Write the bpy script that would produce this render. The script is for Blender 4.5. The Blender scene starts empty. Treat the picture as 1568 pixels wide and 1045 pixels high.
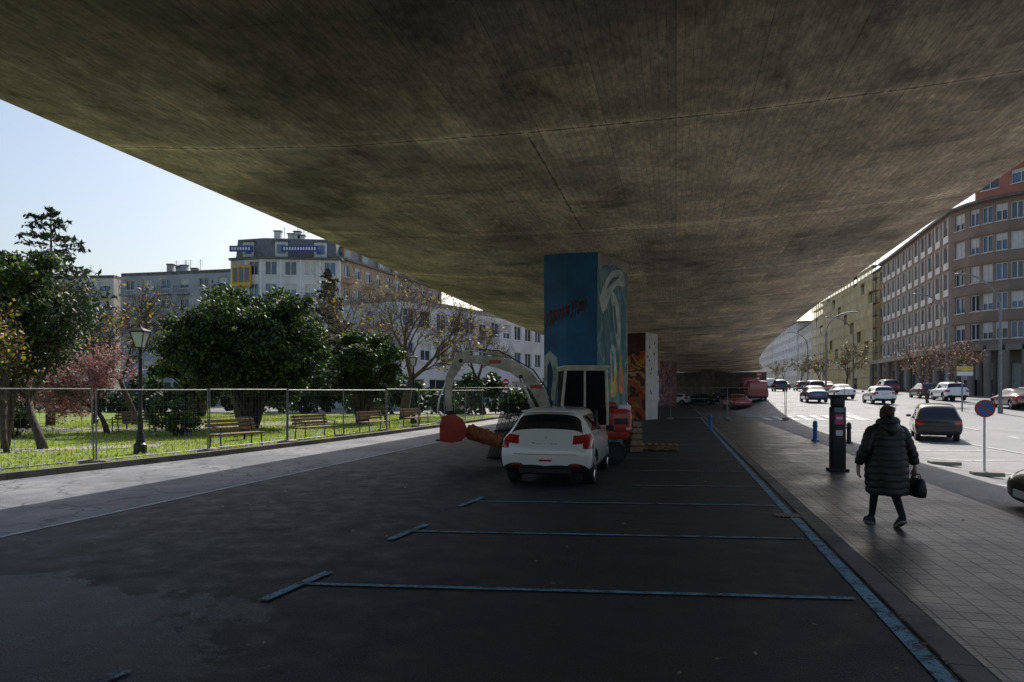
import bpy, bmesh, math, random
import numpy as np
from mathutils import Vector, Matrix

random.seed(7); np.random.seed(7)
scene = bpy.context.scene
ANG = math.atan2(251, 1045)          # street axis is turned right of world +Y
CA, SA = math.cos(ANG), math.sin(ANG)
def S(n, s): return (n*CA + s*SA, -n*SA + s*CA)
def toS(x, y): return (x*CA - y*SA, x*SA + y*CA)   # (n,s)
SROT = -ANG
HEAD = math.pi/2 - ANG               # heading of things driving up the street

# ------------------------------------------------------------------ helpers
def link(o, parent=None):
    scene.collection.objects.link(o)
    if parent: o.parent = parent
    return o
def empty(name, loc=(0,0,0), rz=0.0):
    e = bpy.data.objects.new(name, None); e.location = loc; e.rotation_euler = (0,0,rz)
    e.empty_display_size = .2
    return link(e)

class Acc:
    def __init__(s): s.v=[]; s.f=[]; s.m=[]
    def add(s, vs, fs, m=0, M=None):
        b=len(s.v)
        if M is not None: vs=[tuple(M@Vector(v)) for v in vs]
        s.v.extend([tuple(v) for v in vs])
        for f in fs: s.f.append([b+i for i in f]); s.m.append(m)
    def quad(s,a,b,c,d,m=0): s.add([a,b,c,d],[(0,1,2,3)],m)
    def box(s,c,d,m=0,M=None,rz=0):
        x,y,z=d[0]/2,d[1]/2,d[2]/2
        vs=[(-x,-y,-z),(x,-y,-z),(x,y,-z),(-x,y,-z),(-x,-y,z),(x,-y,z),(x,y,z),(-x,y,z)]
        T=Matrix.Translation(c)@Matrix.Rotation(rz,4,'Z')
        if M is not None: T=M@T
        s.add(vs,[(0,3,2,1),(4,5,6,7),(0,1,5,4),(1,2,6,5),(2,3,7,6),(3,0,4,7)],m,T)
    def bbox(s,c,d,b=.02,m=0,M=None,rz=0,seg=2,R=None):
        bm=bmesh.new(); bmesh.ops.create_cube(bm,size=1)
        for v in bm.verts: v.co=Vector((v.co.x*d[0],v.co.y*d[1],v.co.z*d[2]))
        bmesh.ops.bevel(bm,geom=bm.edges[:],offset=b,segments=seg,affect='EDGES',profile=.5)
        T=Matrix.Translation(c)@Matrix.Rotation(rz,4,'Z')
        if R is not None: T=T@R
        if M is not None: T=M@T
        bm.verts.index_update()
        s.add([v.co[:] for v in bm.verts],[[v.index for v in f.verts] for f in bm.faces],m,T); bm.free()
    def tube(s,pts,rs,n=8,m=0,caps=True,sq=None):
        pts=[Vector(p) for p in pts]
        if not hasattr(rs,'__len__'): rs=[rs]*len(pts)
        b=len(s.v); up=None
        for i,p in enumerate(pts):
            if i==0: t=pts[1]-pts[0]
            elif i==len(pts)-1: t=pts[-1]-pts[-2]
            else: t=(pts[i+1]-pts[i]).normalized()+(pts[i]-pts[i-1]).normalized()
            if t.length<1e-9: t=Vector((0,0,1))
            t.normalize()
            if up is None:
                up=Vector((0,0,1)) if abs(t.z)<.9 else Vector((0,1,0))
            a=t.cross(up)
            if a.length<1e-6: a=t.cross(Vector((1,0,0)))
            a.normalize(); c=a.cross(t).normalized(); up=c
            for k in range(n):
                th=2*math.pi*(k+.5)/n
                q=p+(a*math.cos(th)+c*math.sin(th))*rs[i]
                s.v.append(q[:])
        for i in range(len(pts)-1):
            for k in range(n):
                k2=(k+1)%n
                s.f.append([b+i*n+k,b+i*n+k2,b+(i+1)*n+k2,b+(i+1)*n+k]); s.m.append(m)
        if caps and n>2:
            s.f.append([b+k for k in range(n)][::-1]); s.m.append(m)
            s.f.append([b+(len(pts)-1)*n+k for k in range(n)]); s.m.append(m)
    def loft(s,rings,m=0,cap=True,M=None):
        n=len(rings[0]); vs=[p for r in rings for p in r]; fs=[]
        for i in range(len(rings)-1):
            for k in range(n):
                k2=(k+1)%n; fs.append((i*n+k,i*n+k2,(i+1)*n+k2,(i+1)*n+k))
        if cap: fs.append(tuple(range(n))[::-1]); fs.append(tuple((len(rings)-1)*n+k for k in range(n)))
        s.add(vs,fs,m,M)
    def ell(s,c,r,m=0,nu=14,nv=9,M=None):
        rings=[]
        for j in range(nv+1):
            ph=-math.pi/2+math.pi*(j+.02)/(nv+.04)
            rings.append([(c[0]+r[0]*math.cos(ph)*math.cos(2*math.pi*k/nu),c[1]+r[1]*math.cos(ph)*math.sin(2*math.pi*k/nu),c[2]+r[2]*math.sin(ph)) for k in range(nu)])
        s.loft(rings,m,True,M)
    def extr(s,poly,y0,y1,m=0,M=None):
        """poly in x,z extruded along y"""
        n=len(poly); vs=[(p[0],y0,p[1]) for p in poly]+[(p[0],y1,p[1]) for p in poly]
        fs=[tuple(range(n)),tuple(range(n,2*n))[::-1]]+[(k,n+k,n+(k+1)%n,(k+1)%n) for k in range(n)]
        s.add(vs,fs,m,M)
    def build(s,name,mats,parent=None,loc=(0,0,0),rz=0,smooth=False,fixn=False):
        me=bpy.data.meshes.new(name); me.from_pydata(s.v,[],s.f)
        for mt in mats: me.materials.append(mt)
        me.polygons.foreach_set('material_index',s.m)
        if smooth: me.polygons.foreach_set('use_smooth',[True]*len(s.f))
        me.update()
        if fixn:
            bm=bmesh.new(); bm.from_mesh(me); bmesh.ops.recalc_face_normals(bm,faces=bm.faces[:]); bm.to_mesh(me); bm.free()
        o=bpy.data.objects.new(name,me); o.location=loc; o.rotation_euler=(0,0,rz)
        if smooth=='auto':
            try: me.set_sharp_from_angle(angle=math.radians(38))
            except Exception: pass
        return link(o,parent)

# ------------------------------------------------------------------ materials
def newmat(name):
    m=bpy.data.materials.new(name); m.use_nodes=True; nt=m.node_tree
    return m,nt,nt.nodes['Principled BSDF']
def nd(nt,t,**k):
    n=nt.nodes.new(t)
    for a,b in k.items(): setattr(n,a,b)
    return n
def mth(nt,op,a,b=None):
    n=nd(nt,'ShaderNodeMath',operation=op)
    for i,x in enumerate((a,b)):
        if x is None: continue
        if isinstance(x,(int,float)): n.inputs[i].default_value=x
        else: nt.links.new(x,n.inputs[i])
    return n.outputs[0]
def mixc(nt,fac,a,b,mode='MIX'):
    n=nd(nt,'ShaderNodeMix',data_type='RGBA',blend_type=mode)
    for sock,x in ((n.inputs[0],fac),(n.inputs[6],a),(n.inputs[7],b)):
        if isinstance(x,(int,float)): sock.default_value=x
        elif isinstance(x,tuple): sock.default_value=x if len(x)==4 else x+(1,)
        else: nt.links.new(x,sock)
    return n.outputs[2]
def ramp(nt,fac,stops):
    n=nd(nt,'ShaderNodeValToRGB'); cr=n.color_ramp
    while len(cr.elements)<len(stops): cr.elements.new(.5)
    for e,(p,c) in zip(cr.elements,stops):
        e.position=p; e.color=(c,c,c,1) if isinstance(c,(int,float)) else c+(1,)
    nt.links.new(fac,n.inputs[0]); return n.outputs[0]
def objco(nt,scale=(1,1,1),rot=(0,0,0)):
    tc=nd(nt,'ShaderNodeTexCoord'); mp=nd(nt,'ShaderNodeMapping')
    mp.inputs['Scale'].default_value=scale; mp.inputs['Rotation'].default_value=rot
    nt.links.new(tc.outputs['Object'],mp.inputs[0]); return mp.outputs[0]
def noise(nt,co,scale,detail=2,rough=.6,dist=0):
    n=nd(nt,'ShaderNodeTexNoise'); n.inputs['Scale'].default_value=scale; n.inputs['Detail'].default_value=detail
    n.inputs['Roughness'].default_value=rough; n.inputs['Distortion'].default_value=dist
    nt.links.new(co,n.inputs['Vector']); return n.outputs['Fac']
def bump(nt,b,h,strength=.3,dist=.02):
    n=nd(nt,'ShaderNodeBump'); n.inputs['Strength'].default_value=strength; n.inputs['Distance'].default_value=dist
    nt.links.new(h,n.inputs['Height']); nt.links.new(n.outputs[0],b.inputs['Normal'])
def M(name,col,rough=.7,metal=0,var=.25,scale=3,bmp=0,coat=0,spec=.5):
    m,nt,b=newmat(name)
    b.inputs['Roughness'].default_value=rough; b.inputs['Metallic'].default_value=metal
    b.inputs['Coat Weight'].default_value=coat; b.inputs['Specular IOR Level'].default_value=spec
    co=objco(nt); f=noise(nt,co,scale)
    d=tuple(c*(1-var) for c in col); l=tuple(min(1,c*(1+var)) for c in col)
    nt.links.new(ramp(nt,f,[(.3,d),(.7,l)]),b.inputs['Base Color'])
    if bmp: bump(nt,b,noise(nt,co,scale*12),bmp,.01)
    return m
def leafmat(name,col,trans=.35):
    m,nt,b=newmat(name)
    co=objco(nt); f=noise(nt,co,2.2,1)
    c=ramp(nt,f,[(.3,tuple(x*.6 for x in col)),(.7,tuple(min(1,x*1.35) for x in col))])
    nt.links.new(c,b.inputs['Base Color']); b.inputs['Roughness'].default_value=.55
    t=nd(nt,'ShaderNodeBsdfTranslucent'); nt.links.new(c,t.inputs[0])
    mx=nd(nt,'ShaderNodeMixShader'); mx.inputs[0].default_value=trans
    nt.links.new(b.outputs[0],mx.inputs[1]); nt.links.new(t.outputs[0],mx.inputs[2])
    nt.links.new(mx.outputs[0],nt.nodes['Material Output'].inputs[0]); return m

def asphalt(name,c0,c1,patch=.5,crack=0.0,rough=.8,worn=False):
    m,nt,b=newmat(name); co=objco(nt)
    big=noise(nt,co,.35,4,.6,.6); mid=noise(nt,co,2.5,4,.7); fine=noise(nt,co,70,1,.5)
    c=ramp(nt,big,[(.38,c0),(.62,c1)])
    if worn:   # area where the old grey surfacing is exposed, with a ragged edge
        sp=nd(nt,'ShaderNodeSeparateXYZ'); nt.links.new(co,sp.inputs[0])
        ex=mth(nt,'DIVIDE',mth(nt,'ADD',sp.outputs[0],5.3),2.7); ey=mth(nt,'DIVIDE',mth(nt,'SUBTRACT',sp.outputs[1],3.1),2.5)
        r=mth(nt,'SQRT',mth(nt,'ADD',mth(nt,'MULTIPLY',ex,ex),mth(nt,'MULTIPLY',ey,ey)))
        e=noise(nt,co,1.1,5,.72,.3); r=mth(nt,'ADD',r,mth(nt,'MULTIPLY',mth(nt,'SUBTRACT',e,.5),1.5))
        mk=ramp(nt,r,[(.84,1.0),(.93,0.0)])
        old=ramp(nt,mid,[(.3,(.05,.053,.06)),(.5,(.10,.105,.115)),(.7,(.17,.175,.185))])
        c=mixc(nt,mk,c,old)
        # surface colour turns browner right under the viewer
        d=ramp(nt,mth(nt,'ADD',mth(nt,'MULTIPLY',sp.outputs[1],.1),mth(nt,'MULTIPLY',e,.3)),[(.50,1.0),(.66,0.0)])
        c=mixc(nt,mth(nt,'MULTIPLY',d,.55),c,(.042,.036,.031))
    c=mixc(nt,patch,c,ramp(nt,mid,[(.3,.5),(.7,1.4)]),'MULTIPLY')
    c=mixc(nt,.9,c,ramp(nt,fine,[(.3,.3),(.5,.9),(.72,2.2)]),'MULTIPLY')
    if crack:
        v=nd(nt,'ShaderNodeTexVoronoi',feature='DISTANCE_TO_EDGE'); v.inputs['Scale'].default_value=crack
        wn=nd(nt,'ShaderNodeTexNoise'); wn.inputs['Scale'].default_value=1.3; wn.inputs['Detail'].default_value=2
        nt.links.new(co,wn.inputs['Vector'])
        va=nd(nt,'ShaderNodeVectorMath',operation='ADD'); nt.links.new(co,va.inputs[0]); nt.links.new(wn.outputs['Color'],va.inputs[1])
        nt.links.new(va.outputs[0],v.inputs['Vector'])
        c=mixc(nt,1,c,ramp(nt,v.outputs['Distance'],[(.0,.35),(.03,1.0)]),'MULTIPLY')
    nt.links.new(c,b.inputs['Base Color'])
    nt.links.new(ramp(nt,mid,[(.3,rough-.2),(.7,rough+.1)]),b.inputs['Roughness'])
    bump(nt,b,fine,.5,.01); return m

def paintline(name,col,under=(.03,.03,.032),wear=.5):
    m,nt,b=newmat(name); co=objco(nt)
    f=noise(nt,co,5,4,.75); g=noise(nt,co,50,2,.6)
    s=mth(nt,'ADD',mth(nt,'MULTIPLY',f,.65),mth(nt,'MULTIPLY',g,.35))
    w=ramp(nt,s,[(wear-.05,0.0),(wear+.05,1.0)])
    nt.links.new(mixc(nt,w,under,col),b.inputs['Base Color']); b.inputs['Roughness'].default_value=.75
    return m

def deckmat():
    m,nt,b=newmat('board_formed_concrete')
    tc=nd(nt,'ShaderNodeTexCoord'); sp=nd(nt,'ShaderNodeSeparateXYZ'); nt.links.new(tc.outputs['Object'],sp.inputs[0])
    x,y=sp.outputs[0],sp.outputs[1]
    cb=nd(nt,'ShaderNodeCombineXYZ'); nt.links.new(y,cb.inputs[0]); nt.links.new(x,cb.inputs[1])
    def brick(w,h,c1,c2,mo,ms,off=.37):
        k=nd(nt,'ShaderNodeTexBrick'); k.offset=off; k.inputs['Scale'].default_value=1
        k.inputs['Brick Width'].default_value=w; k.inputs['Row Height'].default_value=h
        k.inputs['Mortar Size'].default_value=ms; k.inputs['Mortar Smooth'].default_value=.5
        k.inputs['Color1'].default_value=c1+(1,); k.inputs['Color2'].default_value=c2+(1,); k.inputs['Mortar'].default_value=mo+(1,)
        nt.links.new(cb.outputs[0],k.inputs['Vector']); return k
    k1=brick(2.6,.10,(.80,.655,.475),(.70,.57,.415),(.54,.43,.31),.007)
    k2=brick(3.25,1.0,(1.20,1.18,1.12),(.80,.81,.83),(.72,.7,.68),.008,.5)
    c=mixc(nt,1,k1.outputs[0],k2.outputs[0],'MULTIPLY')
    co=objco(nt); st=objco(nt,(1.0,.55,1))
    big=noise(nt,co,.26,5,.62,.3); c=mixc(nt,1,c,ramp(nt,big,[(.34,.36),(.45,.80),(.56,1.0),(.7,1.22)]),'MULTIPLY')
    mid=noise(nt,st,1.1,6,.74,.3); c=mixc(nt,1,c,ramp(nt,mid,[(.28,.42),(.42,.84),(.58,1.06),(.74,1.45)]),'MULTIPLY')
    fine=noise(nt,objco(nt,(1,.4,1)),11,4,.75); c=mixc(nt,.75,c,ramp(nt,fine,[(.3,.5),(.7,1.5)]),'MULTIPLY')
    drip=noise(nt,objco(nt,(.35,1,1)),.9,5,.65,.4); c=mixc(nt,ramp(nt,drip,[(.58,0.0),(.72,.65)]),c,(.10,.085,.07))
    cloud=noise(nt,objco(nt,(1,1,2)),.7,4,.6,.3); c=mixc(nt,ramp(nt,cloud,[(.54,0.0),(.70,.5)]),c,(.50,.455,.385))
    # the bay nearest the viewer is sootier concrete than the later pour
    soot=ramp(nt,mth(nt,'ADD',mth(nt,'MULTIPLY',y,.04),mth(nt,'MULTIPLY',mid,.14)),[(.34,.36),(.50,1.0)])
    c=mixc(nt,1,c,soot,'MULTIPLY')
    # transverse construction joints every 6.5 m and a short longitudinal seam
    fr=mth(nt,'FRACT',mth(nt,'ADD',mth(nt,'DIVIDE',mth(nt,'SUBTRACT',y,10.1),6.5),100.5))
    dj=mth(nt,'MULTIPLY',mth(nt,'ABSOLUTE',mth(nt,'SUBTRACT',fr,.5)),6.5)
    dj=mth(nt,'ADD',dj,mth(nt,'MULTIPLY',mth(nt,'SUBTRACT',fine,.5),.12))
    j=mth(nt,'LESS_THAN',dj,.022)
    dx=mth(nt,'ADD',mth(nt,'ABSOLUTE',mth(nt,'ADD',x,2.2)),mth(nt,'MULTIPLY',mth(nt,'SUBTRACT',fine,.5),.10))
    j2=mth(nt,'MULTIPLY',mth(nt,'LESS_THAN',dx,.018),mth(nt,'MULTIPLY',mth(nt,'GREATER_THAN',y,10.1),mth(nt,'LESS_THAN',y,16.6)))
    jj=mth(nt,'MAXIMUM',j,j2)
    c=mixc(nt,mth(nt,'MULTIPLY',jj,.7),c,(.05,.042,.034))
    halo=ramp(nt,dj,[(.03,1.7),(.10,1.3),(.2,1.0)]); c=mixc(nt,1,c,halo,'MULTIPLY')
    nt.links.new(c,b.inputs['Base Color']); b.inputs['Roughness'].default_value=.85
    bump(nt,b,fine,.5,.02); return m

def tilemat():
    m,nt,b=newmat('pavement_tiles'); co=objco(nt)
    k=nd(nt,'ShaderNodeTexBrick'); k.offset=0; k.inputs['Scale'].default_value=1
    k.inputs['Brick Width'].default_value=.2; k.inputs['Row Height'].default_value=.2
    k.inputs['Mortar Size'].default_value=.014; k.inputs['Mortar Smooth'].default_value=.4
    k.inputs['Color1'].default_value=(.11,.108,.106,1); k.inputs['Color2'].default_value=(.06,.059,.058,1); k.inputs['Mortar'].default_value=(.016,.016,.016,1)
    nt.links.new(co,k.inputs['Vector'])
    k2=nd(nt,'ShaderNodeTexBrick'); k2.offset=0; k2.inputs['Scale'].default_value=1
    k2.inputs['Brick Width'].default_value=.05; k2.inputs['Row Height'].default_value=.05; k2.inputs['Mortar Size'].default_value=.008
    nt.links.new(co,k2.inputs['Vector'])
    big=noise(nt,co,.9,4,.65,.4)
    c=mixc(nt,1,k.outputs[0],ramp(nt,big,[(.3,.45),(.7,1.4)]),'MULTIPLY')
    c=mixc(nt,.6,c,ramp(nt,k2.outputs[1],[(0,1.0),(1,.3)]),'MULTIPLY')
    nt.links.new(c,b.inputs['Base Color'])
    nt.links.new(ramp(nt,big,[(.3,.30),(.7,.55)]),b.inputs['Roughness'])
    h=mth(nt,'ADD',k.outputs[1],mth(nt,'MULTIPLY',k2.outputs[1],.6))
    n=nd(nt,'ShaderNodeBump'); n.inputs['Strength'].default_value=1; n.inputs['Distance'].default_value=.014; n.invert=True
    nt.links.new(h,n.inputs['Height']); nt.links.new(n.outputs[0],b.inputs['Normal']); return m

m_deck=deckmat(); m_tile=tilemat()
m_conc=M('weathered_concrete',(.26,.24,.21),.85,var=.35,scale=1.2,bmp=.3)
m_concD=M('dark_concrete',(.13,.12,.11),.85,var=.35,scale=1.5,bmp=.3)
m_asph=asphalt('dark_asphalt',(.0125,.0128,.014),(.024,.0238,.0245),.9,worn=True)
m_asph2=asphalt('worn_road_surface',(.12,.127,.145),(.23,.235,.25),.8,crack=.75)
m_asph3=asphalt('street_asphalt',(.16,.165,.175),(.22,.22,.23),.6)
m_ground=asphalt('ground_surface',(.16,.155,.15),(.22,.21,.20),.5)
m_blue=paintline('blue_road_paint',(.13,.31,.46),(.022,.022,.024),wear=.47)
m_blue2=paintline('pale_road_paint',(.40,.47,.52),(.05,.05,.055),wear=.45)
m_white=paintline('white_road_paint',(.65,.65,.65),(.15,.15,.16),wear=.44)
m_grassG=M('lawn_surface',(.15,.21,.025),.9,var=.5,scale=2.5,bmp=.6)
m_grass=leafmat('grass_blades',(.30,.36,.035),.5)
m_path=M('gravel_path',(.34,.32,.29),.9,var=.2,scale=6,bmp=.4)
m_glass=M('window_glass',(.03,.04,.05),.06,var=.2,scale=.3,spec=.9)
m_glassB=M('window_glass_blue',(.06,.11,.19),.08,var=.3,scale=.3,spec=.9)
m_blind=M('window_blind',(.55,.55,.52),.6,var=.1)
m_frame=M('white_window_frame',(.7,.7,.7),.5,var=.08)
m_black=M('black_plastic',(.012,.012,.013),.5,var=.2)
m_iron=M('painted_iron',(.012,.016,.014),.45,var=.3,metal=.2)
m_steel=M('galvanised_steel',(.22,.23,.24),.5,metal=.6,var=.25,scale=8)
m_chrome=M('bright_metal',(.55,.55,.57),.25,metal=1,var=.05)
m_rubber=M('tyre_rubber',(.016,.016,.017),.8,var=.2,scale=20)
m_red=M('red_enamel',(.42,.022,.012),.35,var=.2,coat=.4)
m_cream=M('grey_cream_enamel',(.52,.49,.39),.45,var=.35,scale=4,coat=.1)
m_cfr=M('cab_frame_enamel',(.50,.48,.41),.4,var=.2,scale=4)
m_rust=M('rusty_orange_steel',(.42,.14,.05),.65,var=.5,scale=6,bmp=.3)
m_wood=M('weathered_wood',(.24,.16,.09),.8,var=.35,scale=9,bmp=.3)
m_carglass=M('car_glass',(.008,.009,.011),.04,var=.1,spec=.8)
m_cabglass=M('cab_glass',(.006,.007,.008),.35,var=.3,spec=.05)
m_tail=M('tail_light_red',(.38,.006,.012),.12,var=.15,scale=20,coat=1)
m_lamp=M('clear_lamp_glass',(.55,.55,.55),.1,var=.1,coat=.6)
m_plate=M('plate_white',(.7,.7,.68),.4,var=.04)
m_plateblue=M('plate_blue',(.02,.08,.45),.4,var=.04)
m_bark=M('bark',(.075,.055,.04),.9,var=.45,scale=8,bmp=.6)
m_bark2=M('pale_bark',(.12,.083,.058),.9,var=.35,scale=8,bmp=.5)
l_dk=leafmat('leaf_dark',(.024,.052,.014),.2); l_md=leafmat('leaf_mid',(.06,.11,.022),.3); l_lt=leafmat('leaf_light',(.16,.22,.035),.45)
l_yel=leafmat('leaf_yellow',(.42,.31,.04),.4); l_pink=leafmat('blossom_pink',(.45,.24,.23),.4); l_con=leafmat('conifer_needles',(.035,.058,.035),.15)
l_brn=leafmat('leaf_brown',(.20,.12,.06),.35)

# ------------------------------------------------------------------ terrain profile
KS=[(-300,-.3),(25,-.3),(33,-.32),(45,.05),(60,.65),(90,1.5),(150,2.3),(1500,2.3)]
def full(s):
    for (a,za),(b,zb) in zip(KS,KS[1:]):
        if s<=b: return za+(zb-za)*max(0,(s-a))/(b-a)
    return KS[-1][1]
def gz(n,s):
    t=min(1,max(0,(n-5)/3.5)); t=t*t*(3-2*t); return full(s)*t
def gzw(x,y): n,s=toS(x,y); return gz(n,s)
NL=[-900,-300,-100,-50,-13,-8,-4,0,1.7,4.8,5,5.5,6,6.5,7,7.5,8,8.5,10,14,20,30,60,150,400,900]
SL=[-300,-60,-20,0]+[5*i for i in range(1,31)]+[160,200,300,500,900,1500]
def sheet(name,nls,sls,off,mat):
    a=Acc(); nn=len(nls)
    for s in sls:
        for n in nls: a.v.append((n,s,gz(n,s)+off))
    for i in range(len(sls)-1):
        for j in range(nn-1):
            a.f.append([i*nn+j,i*nn+j+1,(i+1)*nn+j+1,(i+1)*nn+j]); a.m.append(0)
    return a.build(name,[mat],rz=SROT)
sheet('ground',NL,SL,-.03,m_ground)
SR=[s for s in SL if -60<=s<=300]
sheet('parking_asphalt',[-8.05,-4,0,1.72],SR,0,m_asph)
# park kerb line (n,s)
KERB=[(-14.6,-20),(-14.2,0),(-13.7,7),(-13.1,11),(-12.3,16),(-11.8,21),(-11.4,27),(-11.2,33),(-11.0,48)]
def kn(s):
    for (n0,a),(n1,b) in zip(KERB,KERB[1:]):
        if s<=b: return n0+(n1-n0)*(s-a)/(b-a)
    return KERB[-1][0]
a=Acc()
ss=[-20+2*i for i in range(35)]
for s0,s1 in zip(ss,ss[1:]):
    a.quad((kn(s0),s0,0),(-8.05,s0,0),(-8.05,s1,0),(kn(s1),s1,0))
a.build('park_side_road',[m_asph2],rz=SROT)
sheet('street_road',[4.8,5,5.5,6,6.5,7,7.5,8,8.5,10,14,20,26],SR,0,m_asph3)
# pavement with kerb
a=Acc(); a.quad((1.95,-60,.012),(4.75,-60,.012),(4.75,150,.012),(1.95,150,.012)); a.build('tiled_pavement',[m_tile],rz=SROT)
a=Acc()
for i in range(150): a.box((1.835,-19.5+1.0*i,.0),(.2,.988,.036),0)
a.build('kerb_stone',[m_concD],rz=SROT)
# markings
def strip(acc,p,q,w,z,m=0):
    p=Vector((p[0],p[1])); q=Vector((q[0],q[1])); d=(q-p).normalized(); t=Vector((-d.y,d.x))*w/2
    L=(q-p).length; k=max(1,int(L/1.0)); 
    for i in range(k):
        a_=p+(q-p)*i/k; b_=p+(q-p)*(i+1)/k
        P=[a_-t,b_-t,b_+t,a_+t]; acc.add([(v.x,v.y,z+gz(v.x,v.y)) for v in P],[(0,1,2,3)],m)
a=Acc()
strip(a,(1.63,-4),(1.63,10.3),.12,.008); strip(a,(1.60,10.6),(1.60,48),.11,.008)
for i in range(-1,11):
    s0=5.71+2.46*i; n0=-3.36+.09*i
    if i in (3,4): n0=-.9
    strip(a,(n0,s0),(1.5,s0+.72*(1.5-n0)/5.0),.07,.012)
    if i<3 : strip(a,(n0-.07,s0-.55),(n0+.03,s0+.42),.10,.016)
a.build('parking_bay_marking',[m_blue],rz=SROT)
a=Acc(); strip(a,(-8.05,-6),(-8.05,44),.09,.008); a.build('road_edge_line',[m_blue2],rz=SROT)
a=Acc()
for i in range(9): strip(a,(6.2,12.0+3.4*i),(10.6,13.4+3.4*i),.1,.02)
strip(a,(11.2,0),(11.2,60),.12,.02)
for i in range(20): strip(a,(14.5,2+6*i),(14.5,5+6*i),.12,.02)
for i in range(8): strip(a,(5.6+.75*i,44),(5.6+.75*i,48),.4,.02)
a.build('road_marking',[m_white],rz=SROT)
a=Acc(); a.box((1.55,10.45,.006),(.36,.28,.012),0)
for k in range(6): a.box((1.41+.056*k,10.45,.015),(.022,.24,.008),1)
a.build('drain_grate',[m_black,m_iron],rz=SROT)

# park
a=Acc()
for s0,s1 in zip(ss,ss[1:]):
    a.quad((-120,s0,.05),(kn(s0)-.2,s0,.05),(kn(s1)-.2,s1,.05),(-120,s1,.05))
a.build('lawn',[m_grassG],rz=SROT)
a=Acc()
for s0,s1 in zip(ss,ss[1:]):
    for q in range(2):
        u0=s0+q; u1=s0+q+.985
        P=[(kn(u0)-.22,u0),(kn(u0),u0),(kn(u1),u1),(kn(u1)-.22,u1)]
        a.add([(x,y,-.02) for x,y in P]+[(x,y,.14) for x,y in P],[(4,5,6,7),(0,1,5,4),(1,2,6,5),(2,3,7,6),(3,0,4,7)])
a.build('park_kerb',[m_concD],rz=SROT)
a=Acc(); a.add([(-60,27,.056),(-14,29.5,.056),(-9.5,40,.056),(-12,41,.056),(-18,32.4,.056),(-60,29.6,.056)],[(0,1,2,3,4,5)]); a.build('park_path',[m_path])
a=Acc(); a.add([(-60,17.2,.058),(-17,18.2,.058),(-11,21.2,.058),(-11.4,22.3,.058),(-17.4,19.4,.058),(-60,18.6,.058)],[(0,1,2,3,4,5)]); a.build('park_path',[m_path])
# grass blades
rng=np.random.default_rng(3)
N=36000
xs=[]
while len(xs)<N:
    s=rng.uniform(8,44); n=kn(s)-.3-abs(rng.uniform(0,1))**1.4*22
    x,y=S(n,s)
    if x/ y< -.85 : continue
    xs.append((x,y))
xs=np.array(xs); th=rng.uniform(0,np.pi*2,N); h=rng.uniform(.03,.10,N); w=rng.uniform(.012,.03,N)
dx=np.cos(th)*w; dy=np.sin(th)*w; lx=rng.normal(0,.03,N); ly=rng.normal(0,.03,N)
V=np.zeros((N,3,3)); V[:,0]=np.c_[xs[:,0]-dx,xs[:,1]-dy,np.full(N,.045)]; V[:,1]=np.c_[xs[:,0]+dx,xs[:,1]+dy,np.full(N,.045)]; V[:,2]=np.c_[xs[:,0]+lx,xs[:,1]+ly,.045+h]
me=bpy.data.meshes.new('grass'); me.from_pydata(V.reshape(-1,3).tolist(),[],np.arange(3*N).reshape(N,3).tolist()); me.materials.append(m_grass)
link(bpy.data.objects.new('grass',me))

# ------------------------------------------------------------------ viaduct
def zc(s):
    K=[(-60,5.72),(20,5.70),(43,5.36),(80,5.15),(125,4.9)]
    for (a,za),(b,zb) in zip(K,K[1:]):
        if s<=b: return za+(zb-za)*(s-a)/(b-a)
    return K[-1][1]
def shift(s): return .00075*max(0,s-20)**2
a=Acc(); rings=[]
sv=[-25+2.5*i for i in range(60)]
prof=[(-9.75,.42),(-7.6,.20),(-5.2,.05),(-2.2,0),(.8,.03),(3.2,.14),(5.0,.28),(6.4,.44),(6.4,.60),(6.4,1.0),(6.2,1.0),(6.2,.9),(-9.55,.9),(-9.55,1.0),(-9.75,1.0),(-9.75,.60)]
for s in sv: rings.append([(p+shift(s),s,zc(s)+q) for p,q in prof])
via=empty('concrete_viaduct')
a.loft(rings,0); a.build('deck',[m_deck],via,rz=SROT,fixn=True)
a=Acc(); a.box((-1.6+shift(120),121,2.4),(17.5,1.5,5.0)); a.build('abutment',[m_concD],via,rz=SROT)

# pillars with murals
def pillar(name,P,top,mats,parent_parts=None):
    e=empty(name)
    a=Acc(); n=len(P)
    a.add([(x,y,-.05) for x,y in P]+[(x,y,top) for x,y in P],[tuple(range(n)),tuple(range(n,2*n))[::-1]])
    a.build('core',[m_conc],e)
    for i in range(n):
        x0,y0=P[i]; x1,y1=P[(i+1)%n]; nx,ny=(y1-y0),-(x1-x0); l=math.hypot(nx,ny); nx*=.001/l; ny*=.001/l
        a=Acc(); a.quad((x0+nx,y0+ny,-.05),(x1+nx,y1+ny,-.05),(x1+nx,y1+ny,top),(x0+nx,y0+ny,top)); a.build('painted_face_%d'%(i+1),[mats[i%len(mats)]],e)
    return e
def mural(name,cols,scale,stretch=(1,1,.5),dist=1.5):
    m,nt,b=newmat(name); co=objco(nt,stretch); f=noise(nt,co,scale,2,.45,dist)
    n=nd(nt,'ShaderNodeValToRGB'); cr=n.color_ramp; cr.interpolation='CONSTANT'
    k=len(cols)
    while len(cr.elements)<k: cr.elements.new(.5)
    for i,e in enumerate(cr.elements): e.position=.0 if i==0 else .28+.44*i/k; e.color=cols[i]+(1,)
    nt.links.new(f,n.inputs[0])
    g=noise(nt,objco(nt),4,4,.7); nt.links.new(mixc(nt,.7,n.outputs[0],ramp(nt,g,[(.3,.5),(.7,1.2)]),'MULTIPLY'),b.inputs['Base Color']); b.inputs['Roughness'].default_value=.7; return m
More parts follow.
